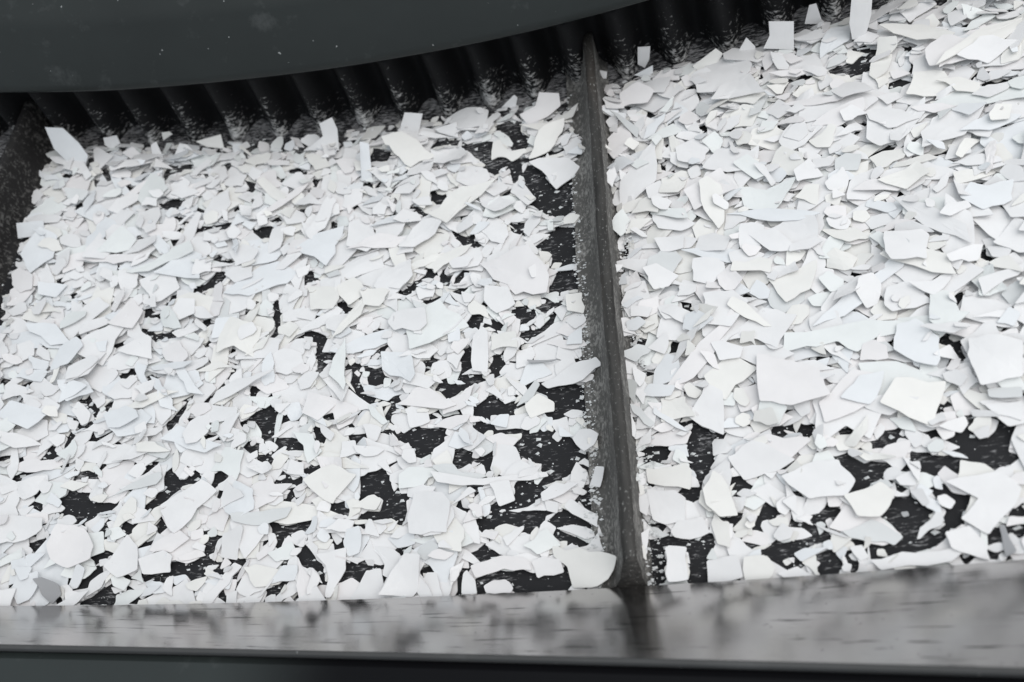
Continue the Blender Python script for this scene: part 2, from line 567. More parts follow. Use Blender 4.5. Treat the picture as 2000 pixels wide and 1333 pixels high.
    [(-1016,1222),(-985,1233),(-991,1155)],
    [(772,2395),(847,2393),(820,2376)],
    [(-900,1278),(-849,1267),(-886,1257)],
    [(2498,1440),(2539,1500),(2573,1491),(2540,1429)],
    [(2480,1403),(2531,1396),(2490,1374)],
    [(2373,1220),(2486,1212),(2467,1171),(2480,1086),(2440,1100),(2431,1168)],
    [(2709,1708),(2738,1749),(2736,1675),(2782,1649),(2735,1636)],
    [(1013,1791),(1067,1753),(1049,1689),(1023,1721)],
    [(1072,1698),(1208,1711),(1195,1694)],
    [(900,1442),(935,1513),(966,1437)],
    [(1268,1402),(1342,1395),(1429,1410),(1308,1377)],
    [(1977,1518),(2031,1493),(1998,1474)],
    [(2108,1261),(2164,1261),(2136,1218)],
    [(1659,1245),(1741,1259),(1834,1229),(1734,1217)],
    [(1994,1761),(2092,1745),(2040,1736)],
    [(969,1243),(1002,1244),(980,1192)],
    [(941,769),(992,954),(1124,840),(1073,841),(1075,687),(985,698)],
    [(1378,856),(1477,855),(1564,853),(1474,837)],
    [(876,958),(1003,955),(948,939)],
    [(1575,806),(1610,844),(1655,827),(1627,777)],
    [(1770,788),(1854,791),(1837,752)],
    [(1420,806),(1461,817),(1464,773)],
    [(1931,681),(1985,724),(2079,751),(2032,697),(1972,663)],
    [(2101,616),(2185,574),(2311,545),(2243,536),(2098,566)],
    [(2297,656),(2403,683),(2381,662),(2458,610),(2496,663),(2595,646),(2537,607),(2522,495),(2421,529),(2357,597)],
    [(1777,1028),(1817,1037),(1801,1001)],
    [(2237,813),(2284,810),(2255,799)],
    [(2404,784),(2418,756),(2402,729)],
    [(2199,1423),(2247,1430),(2214,1408)],
    [(2061,1353),(2135,1346),(2096,1339)],
    [(1737,1408),(1798,1410),(1879,1393),(1806,1398)],
    [(1828,1301),(1883,1310),(1868,1281)],
    [(1670,1809),(1712,1805),(1688,1788)],
    [(1426,1145),(1472,1146),(1524,1157),(1469,1126)],
    [(2366,1082),(2388,1083),(2355,1019)],
    [(2282,1543),(2309,1560),(2293,1509)],
    [(2056,1106),(2130,1148),(2174,1139),(2106,1124)],
    [(1324,1747),(1517,1722),(1419,1720)],
    [(1767,1184),(1843,1175),(1794,1171)],
    [(1809,1147),(1869,1159),(1836,1136)],
    [(919,1893),(1044,1864),(986,1865)],
    [(2394,1581),(2483,1606),(2419,1568)],
    [(2634,1845),(2732,1795),(2665,1822)],
    [(2304,859),(2318,846),(2267,850)],
    [(2021,1899),(2059,1783),(2038,1828)],
    [(1317,1133),(1398,1128),(1356,1121)],
    [(2528,879),(2680,845),(2676,830),(2563,857)],
    [(2839,1506),(2863,1506),(2851,1488)],
    [(2068,949),(2111,936),(2091,929)],
    [(1085,1310),(1146,1281),(1114,1283)],
    [(2192,713),(2258,702),(2230,691)],
    [(-3135,3222),(-3065,3253),(-2926,3249),(-2955,3175),(-3048,3176)],
    [(-3158,3649),(-2901,3639),(-2959,3612),(-3137,3628)],
    [(-3156,3474),(-3156,3573),(-3048,3587),(-3143,3553)],
    [(-3856,3178),(-3804,3262),(-3780,3176)],
    [(-2653,3631),(-2597,3626),(-2612,3557)],
    [(-3719,3613),(-3687,3622),(-3634,3511),(-3652,3491)],
    [(-3883,3647),(-3888,3780),(-3823,3717)],
    [(-3392,3573),(-3256,3598),(-3339,3551)],
    [(-3606,3670),(-3529,3678),(-3563,3629)],
    [(-2069,3505),(-1992,3516),(-1910,3438),(-1965,3438)],
    [(-2416,3423),(-2314,3375),(-2365,3312)],
    [(-2140,3405),(-2097,3401),(-2100,3353)],
    [(-1832,3380),(-1790,3356),(-1805,3300)],
    [(-2330,3205),(-2297,3174),(-2312,3147)],
    [(-1912,3080),(-1856,3065),(-1878,3040)],
    [(-2484,3125),(-2396,3145),(-2433,3098)],
    [(-2953,3063),(-2870,3068),(-2908,3033)],
    [(-3084,3006),(-3027,3021),(-3046,2976)],
    [(-2246,2904),(-2105,2874),(-2156,2817)],
    [(-1621,2884),(-1547,2884),(-1579,2844)],
    [(-1690,2787),(-1602,2794),(-1611,2752)],
    [(-2198,3862),(-2099,3902),(-1977,3846),(-1950,3770),(-2055,3824)],
    [(-1947,3639),(-1795,3685),(-1870,3649)],
    [(-4077,3562),(-3951,3558),(-3961,3539)],
    [(-3459,3408),(-3397,3406),(-3405,3377)],
    [(-3214,3169),(-3249,3124),(-3245,3170)],
    [(-2767,2943),(-2534,2991),(-2440,2975),(-2587,2949)],
    [(-3761,3494),(-3736,3513),(-3734,3395)],
    [(-3542,3730),(-3473,3707),(-3502,3698)],
    [(-2811,3148),(-2753,3163),(-2778,3135)],
    [(-3354,3118),(-3264,3124),(-3306,3107)],
    [(-2139,2985),(-2051,3003),(-2105,2963)],
    [(-1878,3271),(-1833,3275),(-1860,3250)],
    [(-1366,3587),(-1310,3657),(-1176,3555),(-1342,3504)],
    [(-1339,3475),(-1236,3530),(-1129,3547),(-1202,3501)],
    [(-841,3612),(-735,3630),(-596,3605),(-686,3581),(-805,3527)],
    [(-593,3542),(-323,3541),(-305,3385),(-347,3301),(-469,3420)],
    [(-250,3660),(-86,3697),(-100,3584),(2,3482),(-71,3368),(-172,3336),(-129,3495)],
    [(-383,3253),(-334,3363),(-246,3400),(-201,3324),(-287,3196)],
    [(-201,3306),(-56,3309),(-142,3075),(-157,3204)],
    [(-28,3211),(72,3170),(112,3018),(180,2968),(252,3056),(363,3081),(471,3054),(469,2714),(389,2700),(174,2681),(13,2816),(96,2866),(-28,2980),(-56,3127)],
    [(-311,3694),(-146,3717),(-235,3676)],
    [(73,3306),(286,3302),(187,3278)],
    [(106,3589),(165,3651),(150,3597)],
    [(190,3416),(264,3528),(218,3423)],
    [(269,3700),(358,3753),(297,3676)],
    [(-790,3022),(-810,3106),(-673,3019),(-728,2958)],
    [(-949,2977),(-903,2952),(-825,2869),(-853,2865)],
    [(-602,3060),(-515,3070),(-412,3006),(-515,3047)],
    [(-240,2937),(-141,3004),(-197,2919)],
    [(-1143,3180),(-1009,3186),(-1110,3143)],
    [(-153,2665),(-57,2662),(-84,2602)],
    [(172,2567),(394,2488),(391,2410),(209,2447),(250,2503)],
    [(-764,3897),(-642,3952),(-516,3913),(-498,3837),(-622,3855)],
    [(-906,3430),(-803,3492),(-831,3455)],
    [(854,3504),(1014,3453),(969,3403)],
    [(774,3335),(826,3302),(785,3296)],
    [(1014,3155),(1059,3150),(1058,3064),(1033,3080)],
    [(730,2892),(856,2908),(809,2887)],
    [(711,3880),(856,3910),(882,3871),(737,3831)],
    [(754,3651),(803,3558),(776,3567)],
    [(345,2963),(453,2937),(458,2767),(380,2802)],
    [(-1272,3265),(-1282,3210),(-1257,3262)],
    [(-1396,3283),(-1334,3274),(-1375,3234)],
    [(-1086,3034),(-1068,2996),(-1090,2990)],
    [(831,2515),(907,2520),(868,2501)],
    [(969,2944),(1008,2950),(1003,2892),(979,2908)],
    [(-1119,2897),(-1046,2904),(-1089,2889)],
    [(-563,2807),(-463,2807),(-505,2792)],
    [(-1680,3594),(-1583,3570),(-1644,3559)],
    [(2187,3438),(2323,3466),(2450,3406),(2468,3327),(2367,3339),(2239,3397)],
    [(2432,3486),(2549,3501),(2508,3414),(2456,3438)],
    [(2685,3450),(2729,3446),(2773,3353),(2707,3400)],
    [(2537,3175),(2626,3184),(2664,3133),(2542,3125)],
    [(2829,3088),(2876,2984),(2979,2871),(2944,2888),(2865,2981)],
    [(3036,2938),(3212,2898),(3223,2869),(3142,2855),(3042,2885)],
    [(3028,3023),(3130,2991),(3225,2947),(3126,2977)],
    [(1762,3889),(1821,3844),(1793,3833)],
    [(1926,3701),(2034,3672),(1981,3654)],
    [(1725,3543),(1816,3561),(1774,3532)],
    [(1891,3475),(2135,3411),(2027,3414)],
    [(1809,3346),(1869,3337),(1943,3346),(1875,3302)],
    [(1704,3224),(1813,3295),(1742,3231)],
    [(1226,3623),(1293,3626),(1330,3600),(1276,3595)],
    [(1242,3523),(1339,3562),(1294,3514)],
    [(1275,3222),(1328,3239),(1334,3175),(1283,3183)],
    [(2090,2905),(2221,2879),(2325,2902),(2367,2837),(2268,2893),(2207,2865)],
    [(1800,3055),(1843,3022),(1951,2965),(1816,3002)],
    [(2076,2586),(2149,2564),(2225,2564),(2124,2546)],
    [(2298,2606),(2424,2650),(2473,2632),(2373,2609)],
    [(2570,2511),(2750,2470),(2672,2475)],
    [(2706,2412),(2744,2407),(2775,2374),(2746,2373)],
    [(2675,2789),(2743,2774),(2832,2764),(2720,2761)],
    [(2446,2510),(2513,2488),(2482,2485)],
    [(3007,3430),(3116,3448),(3044,3410)],
    [(2933,3391),(2999,3356),(2965,3348)],
    [(3186,3204),(3243,3176),(3208,3175)],
    [(1946,2869),(2082,2859),(2023,2849)],
    [(2537,2641),(2668,2630),(2596,2624)],
    [(2399,3556),(2555,3525),(2450,3522)],
    [(1557,3336),(1630,3317),(1603,3301)],
    [(2312,2624),(2394,2608),(2349,2598)],
    [(1048,3314),(1114,3301),(1073,3288)],
    [(2708,2932),(2777,2917),(2743,2901)],
    [(2783,2216),(2849,2178),(2818,2168)],
    [(2836,2128),(2998,2149),(2908,2122)],
    [(1721,2404),(1886,2325),(1823,2344)],
    [(2122,2048),(2427,1930),(2240,1979)],
    [(1482,2591),(1648,2525),(1844,2602),(1657,2507)],
    [(1009,2882),(1233,2842),(1120,2842)],
    [(1196,2400),(1241,2380),(1220,2348)],
    [(1345,2544),(1390,2524),(1370,2511)],
    [(3020,2541),(3150,2542),(3138,2525),(3055,2533)],
    [(2409,2293),(2416,2234),(2396,2234)],
    [(2913,2462),(2941,2458),(2925,2435)],
    [(2872,3685),(2973,3692),(2911,3663)],
    [(3216,3514),(3394,3425),(3389,3410),(3258,3475)],
    [(3159,3494),(3136,3525),(3229,3524)],
    [(3272,3376),(3371,3344),(3315,3348)],
    [(1583,2888),(1630,2881),(1608,2855)],
    [(2498,3645),(2589,3635),(2539,3615)],
    [(2690,3273),(2710,3264),(2679,3176)],
    [(2451,2827),(2521,2803),(2478,2800)],
]
NOTABLE = [  # flakes with a shape of their own: tint, tilted, label, corners (along, across, up) in tenths of a millimetre
    ('blue',50,'long bluish grey flake propped up in the corner between end cleat and ribbed sidewall',[(-4152,3860,307),(-3999,3853,299),(-3889,3771,201),(-3835,3703,120),(-3890,3635,40),(-3970,3631,35),(-4117,3745,170)]),
    ('grey',70,'thin grey splinter sticking up behind the long bluish corner flake',[(-4231,4150,157),(-4195,4147,149),(-4196,4107,37),(-4230,4106,35)]),
    ('white',45,'small squarish flake tipped up alone at the dark foot of the sidewall',[(-3768,3921,106),(-3646,3935,120),(-3625,3887,71),(-3713,3851,35),(-3763,3878,63)]),
    ('warm',60,'tiny bright chip perched highest on the pile edge under the grey hood',[(-3265,3976,96),(-3191,3979,101),(-3173,3966,80),(-3269,3940,35)]),
    ('white',40,'narrow pointed flake rising just below the tiny bright perched chip',[(-3304,3801,128),(-3253,3823,147),(-3206,3718,59),(-3227,3690,35),(-3301,3720,61)]),
    ('white',35,'pale hump-shaped flake with a long black slit under its lower edge',[(-3105,3746,67),(-3058,3819,118),(-2995,3810,112),(-2920,3752,71),(-2878,3700,35),(-3101,3709,41)]),
    ('warm',40,'wedge-shaped flake with a thin tail lying along the back edge of the pile',[(-2940,3866,82),(-2708,3902,113),(-2691,3809,35),(-2849,3828,50)]),
    ('white',50,'tall peaked flake standing up at the back edge beside thin curled slivers',[(-1770,3821,214),(-1651,3846,243),(-1624,3783,168),(-1644,3672,35),(-1940,3690,58),(-1760,3755,135)]),
    ('blue',30,'straight-edged bluish rectangular flake jutting over the dark end cleat',[(-4250,3008,97),(-4025,3023,106),(-4012,2922,48),(-4238,2900,35)]),
    ('white',45,'square-topped flake standing like a tab above a star of flakes',[(-1074,3761,138),(-1025,3829,206),(-875,3807,184),(-937,3702,79),(-960,3658,35),(-1110,3682,59)]),
    ('warm',20,'broad star-shaped flake with spiky points below the square-topped tab',[(-1227,3636,223),(-1049,3663,233),(-772,3430,148),(-987,3353,120),(-1118,3485,168)]),
    ('blue',45,'narrow upright bluish strip just beside the broad star-shaped flake',[(-1367,3524,253),(-1294,3508,237),(-1315,3309,38),(-1408,3306,35)]),
    ('white',60,'small leaf-shaped flake standing on its tip before the ribbed sidewall',[(-245,3882,35),(-120,3922,104),(-96,3909,81),(-128,3872,16)]),
    ('pink',28,'big faintly pink flake with a flat top, last before the cleat at the back',[(-80,3714,82),(59,3754,103),(102,3843,150),(259,3808,131),(260,3718,84),(149,3661,54),(-18,3626,35)]),
    ('warm',15,'long slanting cream flake running down from the big flat-topped pink one',[(90,3461,178),(297,3536,198),(272,3423,168),(161,3284,130),(45,3249,121),(-12,3245,120)]),
    ('white',6,'large heart-shaped flake lying alone on bare black belt beside the cleat',[(-11,3217,151),(303,3179,147),(387,3079,136),(321,2998,128),(194,2923,120),(91,3113,140)]),
    ('warm',12,'boomerang-shaped flake over a dark hollow, its arm pointing at the cleat',[(-326,3343,111),(-299,3480,140),(-240,3484,141),(-152,3334,109),(-42,3366,116),(-28,3345,111),(-154,3292,100),(-238,3350,112)]),
    ('white',75,'small rounded tab standing upright against the black sidewall beyond the cleat',[(920,4014,209),(1015,4009,191),(989,3983,96),(941,3967,35),(893,3978,78)]),
    ('blue',60,'small triangular flake just below the upright rounded tab',[(856,3880,70),(1011,3899,102),(994,3856,28),(933,3860,35)]),
    ('white',40,'tiny white chip touching the cleat near its far end',[(579,4015,87),(647,3993,68),(631,3953,35),(582,3962,42)]),
    ('grey',15,'slim greyish strip slanting away from the cleat near its far end',[(646,3512,194),(854,3301,138),(832,3235,120),(729,3390,161)]),
    ('pink',14,'pink-tinged broad flake beyond the cleat with a bright long edge',[(733,3694,156),(890,3728,164),(1001,3622,138),(937,3549,120),(721,3590,130)]),
    ('white',30,'pale wedge flake just beyond the star-shaped one with black belt below',[(-793,3715,86),(-605,3741,101),(-604,3626,35),(-765,3686,70)]),
    ('white',60,'crisp square flake standing upright at the top of the pile past the cleat',[(1886,3847,250),(2053,3821,205),(2022,3723,35),(1933,3740,65),(1819,3760,98),(1876,3798,164)]),
    ('white',65,'pointed flake standing on end between the crisp square and a taller slab',[(2135,3950,35),(2185,4001,145),(2234,4000,142),(2253,3947,29),(2284,3929,-11)]),
    ('white',65,'tallest upright flake slab leaning on the ribbed sidewall, with a dark nick',[(2442,3754,346),(2569,3735,306),(2538,3672,171),(2478,3609,35),(2401,3623,65),(2398,3672,170)]),
    ('white',60,'sharp triangular peak flake standing just before the crisp square one',[(1604,3809,35),(1718,3872,144),(1769,3832,74),(1754,3787,-3)]),
    ('warm',35,'slanting oblong cream flake at the back edge below the sharp triangular peak',[(1302,3804,80),(1491,3871,127),(1535,3828,97),(1486,3784,67),(1342,3739,35)]),
    ('dgrey',22,'dark grey four-sided flake near the steel skirt, darker than all its neighbours',[(-3213,171,139),(-3028,135,125),(-3007,74,100),(-3068,24,80),(-3142,75,100)]),
    ('grey',5,'long pale strip lying level with a dark outline, well clear of the skirt',[(-1976,559,107),(-1771,574,108),(-1579,601,110),(-1607,534,104),(-1770,484,100),(-1957,513,103)]),
    ('white',3,'large slanted slab flake running alongside a long crooked black gap',[(-2497,639,90),(-2244,812,99),(-2129,735,95),(-2266,539,85),(-2358,450,80),(-2417,497,82)]),
    ('pink',4,'large rounded flake with two tiny black holes near the skirt',[(-3193,384,120),(-3157,521,130),(-2979,495,128),(-2878,380,120),(-2867,291,114),(-3009,237,110),(-3144,294,114)]),
    ('white',4,'tall triangular flake with a small dark nick, pointing away from the skirt',[(-2783,249,95),(-2687,460,110),(-2596,379,104),(-2543,223,93),(-2670,176,90)]),
    ('white',3,'flat slab flake whose lower edge borders a ragged black gap',[(-2553,290,95),(-2396,343,98),(-2335,308,96),(-2332,209,91),(-2508,196,90)]),
    ('white',4,'upright oblong flake with a dark square notch near its foot',[(-2029,302,92),(-2029,446,102),(-1890,487,105),(-1874,464,103),(-1905,276,90)]),
    ('warm',4,'big cream lozenge flake on the bed midway between end cleat and cleat',[(-1536,781,132),(-1336,877,139),(-1169,796,133),(-1267,674,125),(-1309,608,120),(-1479,720,128)]),
    ('white',6,'tooth-shaped flake tapering down to the steel skirt',[(-1381,294,128),(-1186,329,131),(-1175,192,117),(-1225,101,107),(-1253,31,100),(-1287,32,100),(-1290,186,116)]),
    ('white',14,'long thin curved white sliver, like a blade, over black belt near the cleat',[(-659,778,156),(-566,734,145),(-335,693,135),(86,723,142),(95,698,136),(-267,674,130),(-451,674,130),(-614,705,138)]),
    ('grey',8,'grey half-moon flake tucked inside the curve of the long white sliver',[(-664,816,115),(-509,816,115),(-474,768,109),(-299,739,104),(-369,708,100),(-580,748,106)]),
    ('white',3,'small round-cornered oblong chip lying on bare belt close to the cleat',[(393,726,27),(452,704,26),(417,587,20),(342,610,21)]),
    ('white',3,'small half-round chip on bare belt, just above the round-cornered oblong one',[(266,769,22),(318,798,24),(382,747,21),(358,727,20)]),
    ('white',3,'small bean-shaped chip on bare belt, just below the round-cornered oblong one',[(244,596,22),(288,609,22),(330,583,21),(307,561,20),(253,571,21)]),
    ('white',4,'slanting bow-tie flake on bare belt beside the small bean-shaped chip',[(49,589,44),(140,647,48),(294,623,46),(192,566,42),(59,534,40)]),
    ('white',5,'zigzag flake on bare belt stretching towards the cleat',[(187,498,52),(228,548,57),(300,489,51),(393,430,46),(383,359,40),(296,417,45),(234,452,48)]),
    ('white',3,'flat oblong flake between two black gaps, below the zigzag one',[(133,376,44),(231,395,45),(357,349,43),(365,308,41),(312,296,40)]),
    ('warm',4,'very large cream flake with a pointed arm, filling the corner of cleat and skirt',[(109,272,88),(193,236,85),(409,203,83),(499,168,80),(473,92,75),(377,21,70),(225,28,71),(199,146,79),(118,211,83)]),
    ('pink',4,'pink-tinged hat-shaped chip on black belt at the edge of the steel skirt',[(-300,63,44),(-246,96,46),(-170,97,46),(-117,40,42),(-128,11,40),(-278,18,40)]),
    ('white',5,'bullet-shaped flake standing on the skirt edge between two black slits',[(-433,22,50),(-429,142,60),(-407,161,62),(-351,98,57),(-335,18,50)]),
    ('white',3,'broad smooth square slab flake right beside a large black opening',[(-797,493,106),(-772,660,115),(-571,635,114),(-511,564,110),(-516,369,100),(-767,383,101)]),
    ('pink',4,'wide pinkish flake with a black gap under it and a smaller plate overlapping',[(-387,184,95),(-190,230,98),(-28,196,96),(-8,135,92),(-179,154,93),(-353,112,90)]),
    ('white',6,'rectangular plate flake overlapping the wide pinkish one',[(-12,189,120),(158,195,120),(175,121,113),(17,95,110)]),
    ('white',4,'blunt pentagonal flake at the margin of bare belt below the thin curved sliver',[(-273,673,70),(-147,686,71),(-125,607,65),(-114,562,62),(-216,531,60)]),
    ('white',20,'tall flake leaning with a shaded fold, its foot at the steel skirt',[(-931,26,126),(-859,157,174),(-775,259,211),(-675,245,206),(-686,46,133),(-721,10,120)]),
    ('white',4,'large smooth squarish flake close beside the cleat on its far side',[(684,557,105),(847,536,104),(900,475,99),(887,356,91),(776,340,90),(708,371,92)]),
    ('warm',4,'wide flake touching the cleat, just above the large smooth squarish one',[(692,680,90),(921,688,91),(955,642,88),(934,530,80),(695,595,85)]),
    ('white',4,'rounded pear-shaped chip alone on bare black belt next to the cleat',[(252,924,37),(306,976,41),(373,963,40),(426,917,37),(400,851,32),(331,819,30),(278,875,34)]),
    ('white',3,'small oval chip alone on bare belt above the rounded pear-shaped one',[(193,1102,32),(252,1131,33),(321,1111,32),(319,1069,30),(250,1065,30)]),
    ('white',3,'smallest diamond chip on bare belt beside the pear-shaped one',[(115,958,32),(156,989,34),(189,945,31),(154,919,30)]),
    ('warm',5,'house-shaped five-sided flake at the edge of the bare black patch',[(-46,1171,108),(39,1246,114),(143,1186,109),(141,1126,104),(-13,1084,100)]),
    ('white',4,'tall upright strip flake flanked by two small black windows',[(-412,1475,102),(-409,1726,119),(-333,1784,123),(-301,1739,120),(-306,1450,100)]),
    ('warm',4,'square flake with a small black notch beside the tall upright strip',[(-285,1732,129),(-102,1721,129),(-86,1586,119),(-204,1615,121),(-279,1598,120)]),
    ('pink',5,'one of the largest flakes, smooth and pinkish, beside a bare belt patch',[(-389,2344,168),(-2,2383,172),(145,2114,148),(115,1994,137),(-114,2023,140),(-164,2108,147)]),
    ('white',4,'round-shouldered bright flake overlapping the largest smooth pinkish one',[(-330,2122,166),(-160,2082,163),(-110,1948,153),(-251,1900,150),(-342,2010,158)]),
    ('pink',6,'wide tent-shaped pinkish triangle flake in the bed',[(-940,1277,128),(-742,1398,140),(-502,1225,122),(-600,1204,120)]),
    ('warm',4,'small cream square flake next to speckled belt at the cleat foot',[(247,1959,111),(359,1968,111),(363,1804,100),(253,1835,102)]),
    ('white',4,'long lozenge flake ending at the cleat, with black belt below it',[(52,1334,113),(281,1429,120),(435,1445,121),(477,1377,116),(286,1286,110),(98,1291,110)]),
    ('dgrey',10,'thin dark grey stick-like edge of a flake turned on its side',[(-36,1506,145),(181,1487,142),(132,1473,139),(-13,1476,140)]),
    ('white',3,'smooth oval flake in the middle of the bed, outline nearly unbroken',[(-1015,1997,130),(-773,1998,130),(-739,1851,123),(-790,1801,120),(-990,1837,122),(-1049,1915,126)]),
    ('grey',15,'narrow greyish flake tilted on edge beside the house-shaped flake',[(-111,1181,130),(20,1358,178),(53,1320,167),(-2,1214,139)]),
    ('grey',18,'narrow curled flake leaning away from the cleat on its far side',[(631,1090,184),(692,1057,173),(774,945,137),(739,924,130),(645,1032,165)]),
    ('white',3,'huge flat hexagonal flake, one corner aimed at a black gap',[(1431,550,107),(1620,617,111),(1738,612,111),(1803,486,104),(1743,407,100),(1555,408,100)]),
    ('warm',4,'large rounded flake touching the huge hexagonal one',[(1726,409,99),(1920,462,103),(1975,399,98),(1935,330,93),(1882,280,90),(1773,292,91)]),
    ('grey',6,'leaf-shaped light grey flake with black belt on both sides',[(1682,226,89),(1839,279,95),(1968,177,84),(1918,138,80),(1775,173,84)]),
    ('white',4,'biggest white flake, arrow-shaped, near the uphill end by the skirt',[(2213,426,130),(2467,455,132),(2538,356,125),(2488,275,119),(2411,215,115),(2340,146,110),(2283,195,113),(2238,235,116),(2350,336,123)]),
    ('white',4,'hook-shaped flake lying over bare belt beside the biggest arrow-shaped flake',[(2024,162,30),(2142,285,39),(2170,264,37),(2150,212,33),(2090,200,33),(2040,161,30)]),
    ('white',4,'small diamond chip on black belt above the hook-shaped flake',[(2160,358,35),(2204,371,36),(2243,330,33),(2209,289,30),(2165,312,32)]),
    ('white',4,'short straight stick flake dropping onto a black patch',[(2044,404,86),(2103,406,86),(2123,330,81),(2091,316,80)]),
    ('dgrey',3,'tiny grey chip on the black patch below the straight stick flake',[(1982,307,21),(2016,308,22),(2019,285,20),(1988,279,20)]),
    ('white',4,'bottle-shaped upright flake with black belt around it, just past the cleat',[(765,203,63),(786,216,64),(883,204,63),(867,148,59),(877,25,51),(765,18,50)]),
    ('white',5,'boxy flake on the skirt edge with a small dark slot',[(976,131,101),(1147,146,102),(1158,27,92),(970,7,90)]),
    ('warm',5,'rounded cream flake on the skirt edge beside the boxy one',[(1174,133,111),(1284,132,111),(1328,67,106),(1302,15,101),(1164,2,100)]),
    ('white',4,'bright blunt flake hanging over a wide black slot past the cleat',[(798,302,93),(844,358,97),(983,371,98),(1012,285,92),(901,255,90),(815,272,91)]),
    ('white',3,'broad bright diamond flake beyond the tall black notch past the cleat',[(1162,693,117),(1312,770,121),(1522,639,114),(1419,591,112),(1233,561,110)]),
    ('white',3,'small round chip ringed by black at the steel skirt edge',[(1647,48,41),(1669,73,42),(1701,62,42),(1686,26,40),(1652,26,40)]),
    ('white',4,'very long pale flake lying along the uphill part of the skirt edge',[(1788,70,94),(2005,86,95),(2248,111,97),(2150,31,91),(1826,15,90)]),
    ('white',8,'curved saddle-shaped flake bridging a black hollow at the skirt',[(2148,165,150),(2263,187,153),(2317,98,140),(2314,25,130),(2231,57,134),(2161,88,139)]),
    ('dgrey',8,'slim grey stick flake slanting down to the uphill skirt edge',[(2396,189,122),(2419,191,122),(2432,53,103),(2382,34,100)]),
    ('warm',6,'long cream tongue-shaped flake running towards the skirt, past the cleat',[(1004,518,127),(1076,622,138),(1143,534,129),(1176,355,110),(1080,354,110),(1012,428,118)]),
    ('pink',5,'largest pinkish flake in the deep bed past the cleat, with a dark scratch',[(1413,1301,182),(1555,1236,176),(1735,1143,168),(1769,966,153),(1554,936,150),(1386,993,155)]),
    ('blue',5,'faintly bluish kite-shaped flake beside the largest pinkish one',[(1813,950,146),(1938,1066,156),(2068,1074,156),(2029,976,148),(1956,885,140)]),
    ('white',4,'smooth wide slab flake at the uphill end next to a black hourglass gap',[(2507,1177,160),(2647,1167,159),(2744,1103,155),(2692,913,141),(2493,892,140),(2480,1037,150)]),
    ('white',6,'bright flat wedge flake at the uphill end under a ruled grey edge',[(2487,806,153),(2658,795,151),(2629,687,140),(2527,742,146)]),
    ('grey',12,'greyish bar-like flake with a ruled straight edge at the uphill end',[(2523,885,167),(2677,866,163),(2661,804,150),(2518,834,156)]),
    ('warm',10,'folded cream flake with a curved dark crease near the uphill top',[(2783,3027,173),(2836,2992,167),(2874,2896,150),(2979,2840,140),(3018,2917,154),(2922,3011,170)]),
    ('grey',14,'grey shaded flake curling up over a small black hole',[(2099,2613,180),(2170,2642,187),(2258,2603,178),(2214,2493,150),(2082,2531,160)]),
]
PILE_EDGE = [(-0.430,0.399),(-0.401,0.394),(-0.255,0.377),(-0.173,0.376),(-0.102,0.385),(0.020,0.378),(0.041,0.375),(0.071,0.394),(0.092,0.399),(0.188,0.392),(0.253,0.385),(0.319,0.376),(0.374,0.366)]
CLEAT_FOOT = [(-0.432,0.412),(-0.426,0.342),(-0.421,0.293),(-0.416,0.234),(-0.410,0.151)]
HOOD_EDGE = [(-1.1,.082),(-.8,.079),(-.56,.0765),(-0.424,0.0748),(-0.363,0.0729),(-0.279,0.0772),(-0.134,0.0933),(-0.016,0.1163),(0.039,0.1303),(0.081,0.1431),(.16,.171),(.30,.226),(.5,.32)]
SKIRT_TOP = [(-0.4371,-0.0270,0.0637),(-0.2895,-0.0296,0.0684),(-0.1449,-0.0340,0.0846),(-0.0139,-0.0400,0.1118),(0.0956,-0.0459,0.1427),(0.1831,-0.0517,0.1738),(0.2396,-0.0555,0.1967)]

# ---------------------------------------------------------------- the conveyor belt and its parts
S_CLEAT, PITCH = 0.0528, 0.4893
belt = empty('conveyor_belt', (0, 0.2, 0))
tag(belt, 'black dusty rubber conveyor belt with ribbed sidewall, bending uphill under white flakes', 'conveyor belt')
OFF = np.array([0, 0.2, 0])

ss = np.linspace(-0.95, 0.80, 176)
yy = np.linspace(-0.14, 0.47, 31)
rows = [list(bend(s, yy, 0.0) - OFF) for s in ss]
v, f = sheet(rows)
f = [tuple(reversed(q)) for q in f]
uv = [(s, y) for s in ss for y in yy]
mesh_obj('belt_sheet', v, f, M_BELT, belt, True, uv)

# ribbed (S-wave) sidewall: a wavy standing strip of rubber, 4 mm thick
WAVE0, WAVE = -0.3576, 0.0382
ss = np.arange(-0.95, 0.80, 0.0016)
ph = 2 * np.pi * (ss - WAVE0) / WAVE
wob = np.array([math.sin(7.3 * a) * 0.22 + math.sin(19.1 * a + 1.0) * 0.15 for a in ss])
w = np.cos(ph + wob)
ywave = 0.411 + 0.0125 * np.sign(w) * np.abs(w) ** 0.8
hs = [0.0, 0.006, 0.016, 0.028, 0.040, 0.050, 0.0575, 0.061]
front = []
for i, h in enumerate(hs):
    flare = 0.004 * max(0.0, 1 - h / 0.008)
    front.append((h, ywave - flare - 0.002))
top = [(0.0625, ywave + 0.0), (0.061, ywave + 0.002)]
back = [(h, ywave + 0.002) for h in reversed(hs[:-1])]
rows = [list(bend(ss, yv, h + 0.0 * ss) - OFF) for h, yv in front + top + back]
uv = [(s, h - 0.040 * (0.5 - 0.5 * q)) for h, yv in front + top + back for s, q in zip(ss, w)]
v, f = sheet(rows)
f = [tuple(reversed(q)) for q in f]
mesh_obj('sidewall', v, f, M_WALL, belt, True, uv)

